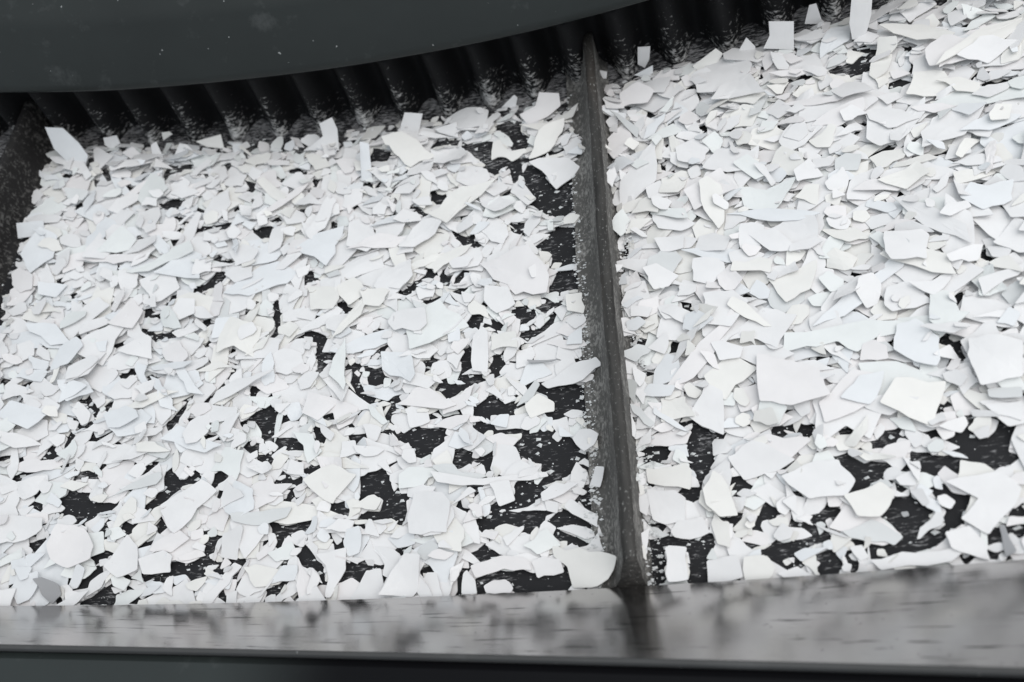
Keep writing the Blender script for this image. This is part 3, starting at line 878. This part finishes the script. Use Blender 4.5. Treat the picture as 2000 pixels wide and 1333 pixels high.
# cleats: tapered rubber fins across the belt with a flared foot
PROFILE = [(-0.021, 0.0005), (-0.014, 0.003), (-0.0095, 0.009), (-0.0068, 0.020), (-0.0052, 0.034), (-0.0040, 0.0455),
           (-0.0028, 0.0482), (0.0, 0.0488), (0.0024, 0.0482), (0.0037, 0.0455),
           (0.0048, 0.034), (0.0058, 0.020), (0.0072, 0.009), (0.0098, 0.003), (0.015, -0.0012)]


def make_cleat():
    rng = random.Random(5)
    ys = np.linspace(0.0, 0.422, 90)
    rows, uv, idx = [], [], []
    for y in ys:
        jit = 0.0004 * math.sin(y * 23) + 0.00015 * math.sin(y * 97 + 2)
        end = 1.0 - 0.12 * max(0, (y - 0.412) / 0.01)
        row = [np.array([p + jit * (1 if q > 0.03 else 0.3) + rng.uniform(-1, 1) * 0.00025, y + 0.20 * q * max(0, 1 - y / 0.04), q * end * 0.70]) for p, q in PROFILE]
        rows.append(row)
        uv += [(p + q, y) for p, q in PROFILE]
    v, f = sheet(rows)
    n = len(PROFILE)
    f = [tuple(q) for q in f]
    idx = [1 if 5 <= (i % (n - 1)) <= 8 else 0 for i in range(len(f))]
    m = len(v)
    f.append(tuple(range(n - 1, -1, -1)))
    f.append(tuple(range(m - n, m)))
    idx += [1, 0]
    o = mesh_obj('cleat', v, f, None, belt, True, uv, [M_FLANK, M_TOP], idx)
    return o


def seat_cleat(o, s, lean=0.0):
    th = max(s - X0, 0) / RAD
    p = bend(s, 0.0, 0.0) - OFF
    o.location = tuple(p)
    o.rotation_euler = (0, lean - th, 0)


cleat = make_cleat()
seat_cleat(cleat, S_CLEAT + 0.0035, 0.125)
cleat.rotation_euler.z = 0.013
cleat['label'] = 'black rubber cleat with a worn dark top and pale dusty flanks'
end_cleat = cleat.copy()
end_cleat.data = cleat.data.copy()
end_cleat.data.materials[0] = M_END
end_cleat.data.materials[1] = M_END
C.objects.link(end_cleat)
end_cleat.parent = belt
end_cleat.rotation_euler.z = 0.0
seat_cleat(end_cleat, S_CLEAT - PITCH)
end_cleat['label'] = 'darker dusty cleat at the low end, cut off by the edge of the view'

# ---------------------------------------------------------------- steel skirt along the near side
tp = np.array(SKIRT_TOP)
sk_s = np.linspace(-0.85, 0.62, 99)
bot = bend(sk_s, 0.0 + 0 * sk_s, 0.012)
# top rail of the skirt follows the belt's bend, leaning outward
fit_t = [np.polyfit(tp[:, 0], tp[:, i], 2) for i in (1, 2)]


def skirt_top(x):
    return np.stack([x, np.polyval(fit_t[0], np.clip(x, -0.5, 0.4)), np.polyval(fit_t[1], np.maximum(x, -0.42))], -1)


ratio = np.interp(sk_s, [-0.85, -0.34, 0.0, 0.25, 0.62], [-0.74, -0.29, -0.012, 0.19, 0.46])
top_l = skirt_top(ratio)
skirt = empty('steel_skirt', (0, -0.02, 0.05))
tag(skirt, 'dull scratched steel skirt plate along the near edge, mirroring the flakes and the cleat', 'steel plate')
OFS = np.array([0, -0.02, 0.05])
rows = [list(bot + (top_l - bot) * t - OFS) for t in np.linspace(0, 1, 9)]
width = np.linalg.norm(top_l - bot, axis=1)
uv = [(s, wd * t) for t in np.linspace(0, 1, 9) for s, wd in zip(sk_s, width)]
v, f = sheet(rows)
mesh_obj('plate', v, f, M_STEEL, skirt, True, uv)
# folded rim on top and a thin return under the lower edge give the plate its thickness
rim = [top_l + np.array(d) for d in ((0, 0, 0), (0, -0.0006, 0.0009), (0, -0.0022, 0.0008), (0, -0.0028, -0.0010), (0, -0.003, -0.016))]
rows = [list(r - OFS) for r in rim]
uv = [(s, 0.001 * i) for i in range(5) for s in sk_s]
v, f = sheet(rows)
mesh_obj('rim', v, f, M_RIM, skirt, False, uv)
low = [bot + np.array(d) for d in ((0, 0, 0), (0, -0.0004, -0.0012), (0, -0.0024, -0.0004), (0, -0.0036, 0.0030))]
rows = [list(r - OFS) for r in reversed(low)]
uv = [(s, 0.001 * i) for i in range(4) for s in sk_s]
v, f = sheet(rows)
mesh_obj('lower_fold', v, f, M_STEEL, skirt, False, uv)

# outer rail beyond the skirt
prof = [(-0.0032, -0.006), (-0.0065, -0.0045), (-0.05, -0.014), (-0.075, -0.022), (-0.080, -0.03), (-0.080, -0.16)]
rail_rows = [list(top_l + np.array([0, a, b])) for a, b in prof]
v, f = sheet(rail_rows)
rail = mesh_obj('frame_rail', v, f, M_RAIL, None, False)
tag(rail, 'dark grey frame rail outside the steel skirt, its uphill length in painted shadow', 'frame rail')

# ---------------------------------------------------------------- hood over the sidewall
he = np.array(HOOD_EDGE)


def smooth_edge(xs):
    out = []
    for x in xs:
        wgt = np.exp(-((he[:, 0] - x) / 0.09) ** 2) + 1e-9
        A = np.stack([np.ones(len(he)), he[:, 0] - x, (he[:, 0] - x) ** 2], 1)
        W = wgt[:, None]
        co = np.linalg.lstsq(A * np.sqrt(W), he[:, 1] * np.sqrt(wgt), rcond=None)[0]
        out.append(co[0])
    return np.array(out)


hx = np.linspace(-0.95, 0.42, 110)
hz = smooth_edge(hx)
edge = np.stack([hx, 0.380 + 0 * hx, hz], -1)
sec = [(0.006, -0.0008), (0.0022, -0.0012), (0.0004, 0.0), (0.0, 0.0015), (0.0015, 0.006), (0.012, 0.024), (0.0225, 0.041),
       (0.0245, 0.0438), (0.0285, 0.0468), (0.034, 0.050), (0.10, 0.085), (0.20, 0.130), (0.30, 0.165)]
rows = []
for a, b in sec:
    bow = 1.0
    rows.append([np.array([p[0], p[1] + a, p[2] + b * (1.0 + 0.0 * p[0])]) for p in edge])
v, f = sheet(rows)
hood = mesh_obj('hood', v, f, M_HOOD, None, True)
tag(hood, 'dark grey plastic hood speckled with dust, its curved lip over the ribbed sidewall', 'hood')
sm = hood.modifiers.new('thickness', 'SOLIDIFY')
sm.thickness = 0.003
sm.offset = -1

# ---------------------------------------------------------------- the bed of flakes
rng = np.random.default_rng(11)
RES = 0.0008
SA, SB, YA, YB = -0.60, 0.43, -0.026, 0.405
NS, NY = int((SB - SA) / RES), int((YB - YA) / RES)
gs = SA + (np.arange(NS) + 0.5) * RES
gy = YA + (np.arange(NY) + 0.5) * RES


def cells(poly):
    """Grid cells inside a polygon (metres): slices and a boolean mask."""
    P = np.asarray(poly)[:, :2]
    i0 = max(int((P[:, 0].min() - SA) / RES), 0); i1 = min(int((P[:, 0].max() - SA) / RES) + 1, NS)
    j0 = max(int((P[:, 1].min() - YA) / RES), 0); j1 = min(int((P[:, 1].max() - YA) / RES) + 1, NY)
    if i1 <= i0 or j1 <= j0:
        return None
    a = gs[i0:i1][:, None]; b = gy[j0:j1][None, :]
    ins = np.zeros((i1 - i0, j1 - j0), bool)
    n = len(P)
    for q in range(n):
        x1, y1 = P[q]; x2, y2 = P[(q + 1) % n]
        if y1 == y2:
            continue
        cr = ((y1 > b) != (y2 > b)) & (a < (x2 - x1) * (b - y1) / (y2 - y1) + x1)
        ins ^= cr
    return slice(i0, i1), slice(j0, j1), ins


GY0 = gy
ok = np.ones((NS, NY), bool)                    # where flakes may lie
pe = np.array(PILE_EDGE)
lim = np.interp(gs, pe[:, 0], pe[:, 1])
lim = np.minimum(lim + 0.004 * np.sin(gs * 163) + 0.004 * np.sin(gs * 391 + 1), 0.388)
ok &= gy[None, :] < lim[:, None]
foot = np.array(CLEAT_FOOT)
foot = foot[np.argsort(foot[:, 1])]
lf = np.interp(gy, [-0.02] + list(foot[:, 1]), [-0.405] + list(foot[:, 0])) + 0.003 * np.sin(gy * 240) + 0.002 * np.sin(gy * 610)
ok &= ~((gs[:, None] < lf[None, :]) & (gs[:, None] > (S_CLEAT - PITCH - 0.045)))
wl = 0.0125 + 0.004 * np.sin(gy * 130) + 0.002 * np.sin(gy * 420 + 2)
wr = 0.0072 + 0.002 * np.sin(gy * 170 + 1) + 0.0015 * np.sin(gy * 510)
ok &= ~((gs[:, None] > S_CLEAT - wl[None, :]) & (gs[:, None] < S_CLEAT + wr[None, :]))
for g in GAPS:
    c = cells(np.array(g) * 1e-4)
    if c:
        ok[c[0], c[1]] &= ~c[2]
rim_ = ok.copy()
rim_[:, 1:] &= ok[:, :-1]; rim_[:, :-1] &= ok[:, 1:]; rim_[1:] &= ok[:-1]; rim_[:-1] &= ok[1:]
deep = (gs > S_CLEAT + 0.01)[:, None] & (gy > 0.085)[None, :]
ok = np.where(deep, ok, rim_)
rim_ = ok.copy()
far_up = GY0 > 0.12
ok[:, 1:] &= (rim_[:, :-1] | ~far_up[None, 1:] | deep[:, 1:])

H = np.zeros((NS, NY))                          # height of the pile so far
pr = np.array(PROFILE)
for sc_ in (S_CLEAT,):          # the cleat's own flanks, for flakes that lean on them
    H = np.maximum(H, np.interp(gs - sc_, pr[:, 0], pr[:, 1] * 0.70, 0, 0)[:, None] * np.ones((1, NY)))
COV = np.zeros((NS, NY), np.int16)
TOP = -np.ones((NS, NY), np.int32)
TH = 0.0006
flakes = []                                     # dict(poly, plane, tint, label, vis)


def free(p):
    i = int((p[0] - SA) / RES); j = int((p[1] - YA) / RES)
    return 0 <= i < NS and 0 <= j < NY and ok[i, j]


def outline(c, r, elong, ang):
    n = int(rng.choice([4, 4, 5, 5, 6, 7]))
    th = np.sort((np.arange(n) + rng.uniform(-0.32, 0.32, n)) * 2 * np.pi / n + rng.uniform(0, 6.28))
    rad = r * rng.uniform(0.72, 1.25, n)
    ca, sa = math.cos(ang), math.sin(ang)
    pts = []
    for t, q in zip(th, rad):
        d = np.array([math.cos(t) * elong, math.sin(t) / elong])
        d = np.array([d[0] * ca - d[1] * sa, d[0] * sa + d[1] * ca]) * q
        L = np.hypot(*d); u = d / L
        step = 0.0
        while step + 0.0008 < L and free(c + u * (step + 0.0008)):
            step += 0.0008
        pts.append(c + u * max(min(L, step + rng.uniform(0, 0.0006)), 0.0004))
    return np.array(pts)


def area(P):
    x, y = P[:, 0], P[:, 1]
    return 0.5 * abs(np.dot(x, np.roll(y, 1)) - np.dot(y, np.roll(x, 1)))


def roughen(P):
    """Small nicks along straight edges and slightly blunted corners."""
    out = []
    n = len(P)
    for i in range(n):
        a, b, cc = P[i - 1], P[i], P[(i + 1) % n]
        blunt = min(0.0007, 0.18 * min(np.hypot(*(b - a)), np.hypot(*(cc - b))))
        out.append(b + (a - b) / (np.hypot(*(a - b)) + 1e-9) * blunt)
        out.append(b + (cc - b) / (np.hypot(*(cc - b)) + 1e-9) * blunt)
        e = cc - b
        L = np.hypot(*e)
        if L > 0.007:
            nrm = np.array([e[1], -e[0]]) / L
            for t in ([0.5] if L < 0.014 else [0.33, 0.66]):
                out.append(b + e * (t + rng.uniform(-0.1, 0.1)) + nrm * rng.normal(0, 0.035) * L)
    return np.array(out)


def settle(P, tilt_max, curl):
    """Lay an outline on the pile: plane through the heights below it, some extra tilt, touching at its high spots."""
    c = cells(P)
    if c is None or c[2].sum() < 4:
        return None
    si, sj, ins = c
    I, J = np.nonzero(ins)
    X = gs[si][I]; Y = gy[sj][J]; Z = H[si, sj][ins]
    cx, cy = X.mean(), Y.mean()
    A = np.stack([X - cx, Y - cy, np.ones_like(X)], 1)
    co = np.linalg.lstsq(A, Z, rcond=None)[0]
    g = co[:2] * 0.8
    t = math.tan(math.radians(abs(rng.normal(0, tilt_max))))
    a = rng.uniform(0, 2 * np.pi)
    g = g + t * np.array([math.cos(a), math.sin(a)])
    m = np.hypot(*g)
    if m > 0.55:
        g *= 0.55 / m
    ca = rng.uniform(0, np.pi)
    e = np.array([math.cos(ca), math.sin(ca)])
    dx = (X - cx) * e[0] + (Y - cy) * e[1]
    far_ = np.abs(dx).max()
    lim_ = 0.0030 / max(far_ * far_, 1e-6)
    curl = max(-lim_, min(lim_, curl))
    bow = curl * dx ** 2
    rel = Z - (g[0] * (X - cx) + g[1] * (Y - cy) + bow)
    z0 = np.quantile(rel, 0.93) + 0.0002
    base = g[0] * (X - cx) + g[1] * (Y - cy) + bow + z0
    low = base.min()
    if low < 0.0003:
        base += 0.0003 - low; z0 += 0.0003 - low
    return dict(P=P, c=(cx, cy), g=g, e=e, curl=curl, z0=z0, cells=(si, sj, ins), top=base + TH)


def commit(fl):
    if 'cells' in fl:
        si, sj, ins = fl['cells']
        Hs = H[si, sj]
        old = Hs[ins]
        new = np.maximum(old, fl['top'])
        T = TOP[si, sj]; tv = T[ins]
        tv[fl['top'] >= old] = len(flakes)
        T[ins] = tv; TOP[si, sj] = T
        Hs[ins] = new; H[si, sj] = Hs
        cv = COV[si, sj]; cv[ins] += 1; COV[si, sj] = cv
    flakes.append(fl)


okc = np.argwhere(ok)
GSY = np.meshgrid(gs, gy, indexing='ij')
tint_p = [0.52, 0.17, 0.12, 0.10, 0.08, 0.01, 0.0]


def pick_tint(s):
    p = np.array(tint_p)
    if s < -0.25:
        p = p + np.array([0, -0.08, -0.04, 0.10, 0.02, 0.0, 0])
    p = np.clip(p, 0, None)
    return TINTS[rng.choice(len(TINTS), p=p / p.sum())]


def lay(count, r_near, r_far, tilt, want, tries=5, small=False):
    made = 0
    for _ in range(count):
        cand = okc[rng.integers(0, len(okc), tries)]
        cov = COV[cand[:, 0], cand[:, 1]]
        b = int(np.argmin(cov))
        if cov[b] > want:
            continue
        c = np.array([gs[cand[b, 0]], gy[cand[b, 1]]])
        t = np.clip(c[1] / 0.38, 0, 1)
        r = (r_near * (1 - t) + r_far * t) * math.exp(rng.normal(-0.12, 0.46))
        r = min(max(r, 0.0022), 0.022)
        P = outline(c, r, math.exp(abs(rng.normal(0, 0.36))), rng.normal(0.1, 0.8))
        if area(P) < max((0.3 if small else 0.5) * r * r, 1.1e-5 if rng.random() < 0.85 else 4e-6):
            continue
        P = roughen(P)
        cc = cells(P)
        if cc is None:
            continue
        bad = (cc[2] & ~ok[cc[0], cc[1]]).sum()
        if bad > 0.02 * cc[2].sum() + 1:
            continue
        fl = settle(P, tilt * (0.6 + 0.7 * t), rng.normal(0, 4.0) if rng.random() < 0.82 else rng.normal(0, 18))
        if fl is None:
            continue
        if abs(c[0] - S_CLEAT) < 0.03 and fl['top'].max() > 0.021:
            continue
        if P[:, 1].min() < 0.004 and fl['top'].max() > 0.0108:
            continue
        fl['tint'] = pick_tint(c[0])
        commit(fl)
        made += 1
    return made


def fill(r0, r1, goal, rounds, tilt):
    # keep laying flakes on whatever part of the belt is still bare
    global okc
    keep = okc
    n = 0
    for q in range(rounds):
        bare = ok & (COV == 0)
        share = bare.sum() / ok.sum()
        if share < goal:
            break
        okc = np.argwhere(bare)
        k_ = q / max(1, rounds - 1)
        n += lay(70, 0.0125 * (1 - k_) + r0 * k_, 0.0095 * (1 - k_) + r1 * k_, tilt, 0, 1, k_ > 0.3)
    okc = keep
    return n


n1 = lay(900, 0.0125, 0.0095, 2.0, 0, 8)
n2 = fill(0.0034, 0.0030, 0.012, 70, 2.5)
far_half = np.argwhere(ok & (GSY[1] > 0.10) & ((GSY[0] > S_CLEAT) | (GSY[1] > 0.24) | (GSY[0] < -0.2)))
n3 = lay(420, 0.0130, 0.0100, 3.0, 2, 6)
keep_all, okc = okc, far_half
n3 += lay(1250, 0.0106, 0.0088, 3.5, 4, 6)
okc = keep_all
right_bay = np.argwhere(ok & deep)
okc = right_bay
n3 += lay(300, 0.0102, 0.0085, 2.0, 3, 8)
okc = np.argwhere(ok & (GSY[0] < -0.05) & (GSY[1] > 0.15))
n3 += lay(200, 0.0120, 0.0095, 2.0, 3, 8)
bank = np.argwhere((GSY[1] > lim[:, None] - 0.006) & (GSY[1] < np.minimum(lim[:, None] + 0.014, 0.391)) & (np.abs(GSY[0] - S_CLEAT) > 0.012) & (GSY[0] > -0.415))
ok_keep = ok.copy()
ok[bank[:, 0], bank[:, 1]] = True
okc = bank
n3 += lay(210, 0.0050, 0.0048, 14.0, 1, 1, True)
ok = ok_keep
okc = keep_all
n4 = lay(480, 0.0055, 0.0045, 7.0, 9, 1, True)
NOT = []
for tint, tilted, label, pts in NOTABLE:
    Q = np.array(pts) * 1e-4
    if tilted <= 25:
        fl = settle(Q[:, :2], 0.5, rng.normal(0, 3.0))
        if fl is None:
            continue
        if 8 <= tilted:
            fl['g'] = fl['g'] + np.array([rng.normal(0, 0.03), math.tan(math.radians(tilted * 0.5))])
            d = (Q[:, :2] - np.array(fl['c'])) @ fl['g']
            fl['z0'] = fl['z0'] + 0.3 * max(0, -d.min())
        fl['P'] = roughen(Q[:, :2])
    else:
        fl = dict(P3=Q)
        c = cells(Q)
    fl['tint'] = tint; fl['label'] = label; fl['notable'] = True
    commit(fl)


# ---- meshes
def flake_mesh(fl):
    """Vertices and faces of one flake in (s, y, h): a thin bowed plate with a real edge."""
    if 'P3' in fl:
        Q = fl['P3']
        c0 = Q.mean(0)
        out = [Q[i] for i in range(len(Q))]
        top = np.array(out)
        a = top[1] - top[0]; nrm = None
        u, s_, vt = np.linalg.svd(top - c0)
        nrm = vt[2]
        if nrm[1] > 0: nrm = -nrm
        ring = c0 + (top - c0) * 0.5 + nrm * 0.0003
        ctr = c0 + nrm * 0.0004
        down = -nrm * TH
    else:
        P = fl['P']
        c2 = np.array(fl['c'])

        def z(q):
            d = q - c2
            return d @ fl['g'] + fl['curl'] * (d @ fl['e']) ** 2 + fl['z0'] + TH
        top = np.concatenate([P, z(P)[:, None]], 1)
        m = P.mean(0)
        R = m + (P - m) * 0.55
        ring = np.concatenate([R, z(R)[:, None]], 1)
        ctr = np.array([m[0], m[1], z(m[None])[0]])
        down = np.array([0, 0, -TH])
    n = len(top)
    V = np.concatenate([top, ring, ctr[None], top + down, (ctr + down)[None]])
    F = []
    ar = np.dot(top[:, 0], np.roll(top[:, 1], -1)) - np.dot(np.roll(top[:, 0], -1), top[:, 1])
    for i in range(n):
        j = (i + 1) % n
        F.append((i, j, n + j, n + i))
        F.append((n + i, n + j, 2 * n))
        F.append((i, 2 * n + 1 + i, 2 * n + 1 + j, j))
        F.append((2 * n + 1 + j, 2 * n + 1 + i, 3 * n + 1))
    if ar < 0:
        F = [tuple(reversed(q)) for q in F]
    return V, F


# which flakes show largest from the near side: top cells weighted by closeness to the lens, inside the view
Mw = np.array(CAM)
Rm, Cc = Mw[:, :3], Mw[:, 3]


def view(P):
    q = (P - Cc) @ Rm
    return np.stack([0.5 + 0.75 * q[..., 0] / -q[..., 2], 0.5 - 1.125 * q[..., 1] / -q[..., 2], -q[..., 2]], -1)


GS, GY = np.meshgrid(gs, gy, indexing='ij')
pv = view(bend(GS, GY, H))
inside = (pv[..., 0] > 0) & (pv[..., 0] < 1) & (pv[..., 1] > 0) & (pv[..., 1] < 1) & (GY > 0.001)
wgt = np.where(inside, 1.0 / pv[..., 2] ** 2, 0)
vis = np.bincount(TOP[TOP >= 0], wgt[TOP >= 0], minlength=len(flakes))
mu = np.bincount(TOP[TOP >= 0], (wgt * pv[..., 0])[TOP >= 0], minlength=len(flakes)) / np.maximum(vis, 1e-9)
mv = np.bincount(TOP[TOP >= 0], (wgt * pv[..., 1])[TOP >= 0], minlength=len(flakes)) / np.maximum(vis, 1e-9)
notable = [i for i, fl in enumerate(flakes) if fl.get('notable')]
order = [i for i in np.argsort(-vis) if not flakes[i].get('notable') and vis[i] > 0]
chosen = order[:300 - len(notable)]

TINT_WORD = {'white': 'plain white', 'warm': 'cream', 'pink': 'pinkish', 'blue': 'bluish', 'green': 'greenish-white', 'grey': 'pale grey', 'dgrey': 'dark grey'}
med = np.median([vis[i] for i in chosen])


def shape_word(fl):
    P = fl['P'] - fl['P'].mean(0)
    w_ = np.linalg.svd(P, compute_uv=False)
    k_ = w_[0] / max(w_[1], 1e-9)
    return 'strip-like' if k_ > 2.3 else 'oblong' if k_ > 1.6 else 'longish' if k_ > 1.3 else 'compact'


def place_word(s, y):
    if abs(s - S_CLEAT) < 0.035:
        return 'beside the cleat'
    if y < 0.03:
        return 'by the steel skirt'
    if y > 0.345:
        return 'along the ribbed sidewall'
    if s < -0.36:
        return 'near the end cleat'
    return 'past the cleat' if s > S_CLEAT else 'in the lower bay'


GROUP = 'crushed white plastic flakes on the belt'
used = set()


def free_label(fl, i):
    a, b = mu[i] * 100, mv[i] * 100
    size = 'big' if vis[i] > 1.6 * med else 'small' if vis[i] < 0.75 * med else 'middling'
    for fmt in ('%.0f', '%.1f'):
        lab = '%s %s %s flake %s, %s percent across, %s percent down' % (
            size, shape_word(fl), TINT_WORD[fl['tint']], place_word(*fl['c']), fmt % a, fmt % b)
        if lab not in used:
            break
    used.add(lab)
    return lab


single = set(notable) | set(chosen)
for i in sorted(single):
    fl = flakes[i]
    V, F = flake_mesh(fl)
    W3 = bend(V[:, 0], V[:, 1], V[:, 2])
    base = W3.mean(0)
    o = mesh_obj('plastic_flake', W3 - base, F, FLAKE[fl['tint']])
    o.location = tuple(base)
    tag(o, fl.get('label') or free_label(fl, i), 'plastic flake', GROUP)

AV, AF, AM = [], [], []
off = 0
for i, fl in enumerate(flakes):
    if i in single:
        continue
    V, F = flake_mesh(fl)
    AV.append(bend(V[:, 0], V[:, 1], V[:, 2]))
    AF += [tuple(q + off for q in face) for face in F]
    AM += [TINTS.index(fl['tint'])] * len(F)
    off += len(V)
rest = mesh_obj('flake_litter', np.concatenate(AV), AF, None, mats=[FLAKE[t] for t in TINTS], mat_idx=AM)
tag(rest, 'bed of smaller crushed white plastic flakes heaped on the belt', 'plastic flakes', None, 'stuff')

# crumbs and dust grains caught on the belt, the cleat feet and the foot of the sidewall
crng = random.Random(3)
AV, AF, off = [], [], 0


def crumb(s, y, h, r):
    global off
    a = crng.uniform(0, 6.28)
    n_ = 4
    pts = []
    st = crng.uniform(1.0, 2.0)
    for q in range(n_):
        t = a + q * 6.283 / n_ + crng.uniform(-0.4, 0.4)
        pts.append((s + r * st * math.cos(t), y + r * math.sin(t), h + crng.uniform(0.0, 0.5) * r))
    pts.append((s, y, h + r * 0.7))
    P = np.array(pts)
    AV.append(bend(P[:, 0], P[:, 1], P[:, 2]))
    AF.extend([(off + q, off + (q + 1) % n_, off + n_) for q in range(n_)])
    off += n_ + 1


for _ in range(6500):
    s = crng.uniform(-0.43, 0.40); y = crng.uniform(0.0, 0.392)
    i = int((s - SA) / RES); j = int((y - YA) / RES)
    if H[i, j] < 0.0005:
        crumb(s, y, 0.0004, 0.00025 + 0.0014 * crng.random() ** 4)
for _ in range(1500):
    s = S_CLEAT + crng.choice([-1, 1]) * crng.uniform(0.011, 0.022); y = crng.uniform(0.0, 0.385)
    crumb(s, y, 0.004, 0.0003 + 0.0009 * crng.random() ** 3)
crumbs = mesh_obj('plastic_crumbs', np.concatenate(AV), AF, FLAKE['grey'])
tag(crumbs, 'fine pale plastic crumbs scattered over bare black belt', 'plastic crumbs', None, 'stuff')
print('flakes', len(flakes), n1, n2, n3, n4, 'single', len(single), 'pile', H.max(), 'bare', float((COV[ok] == 0).mean()))
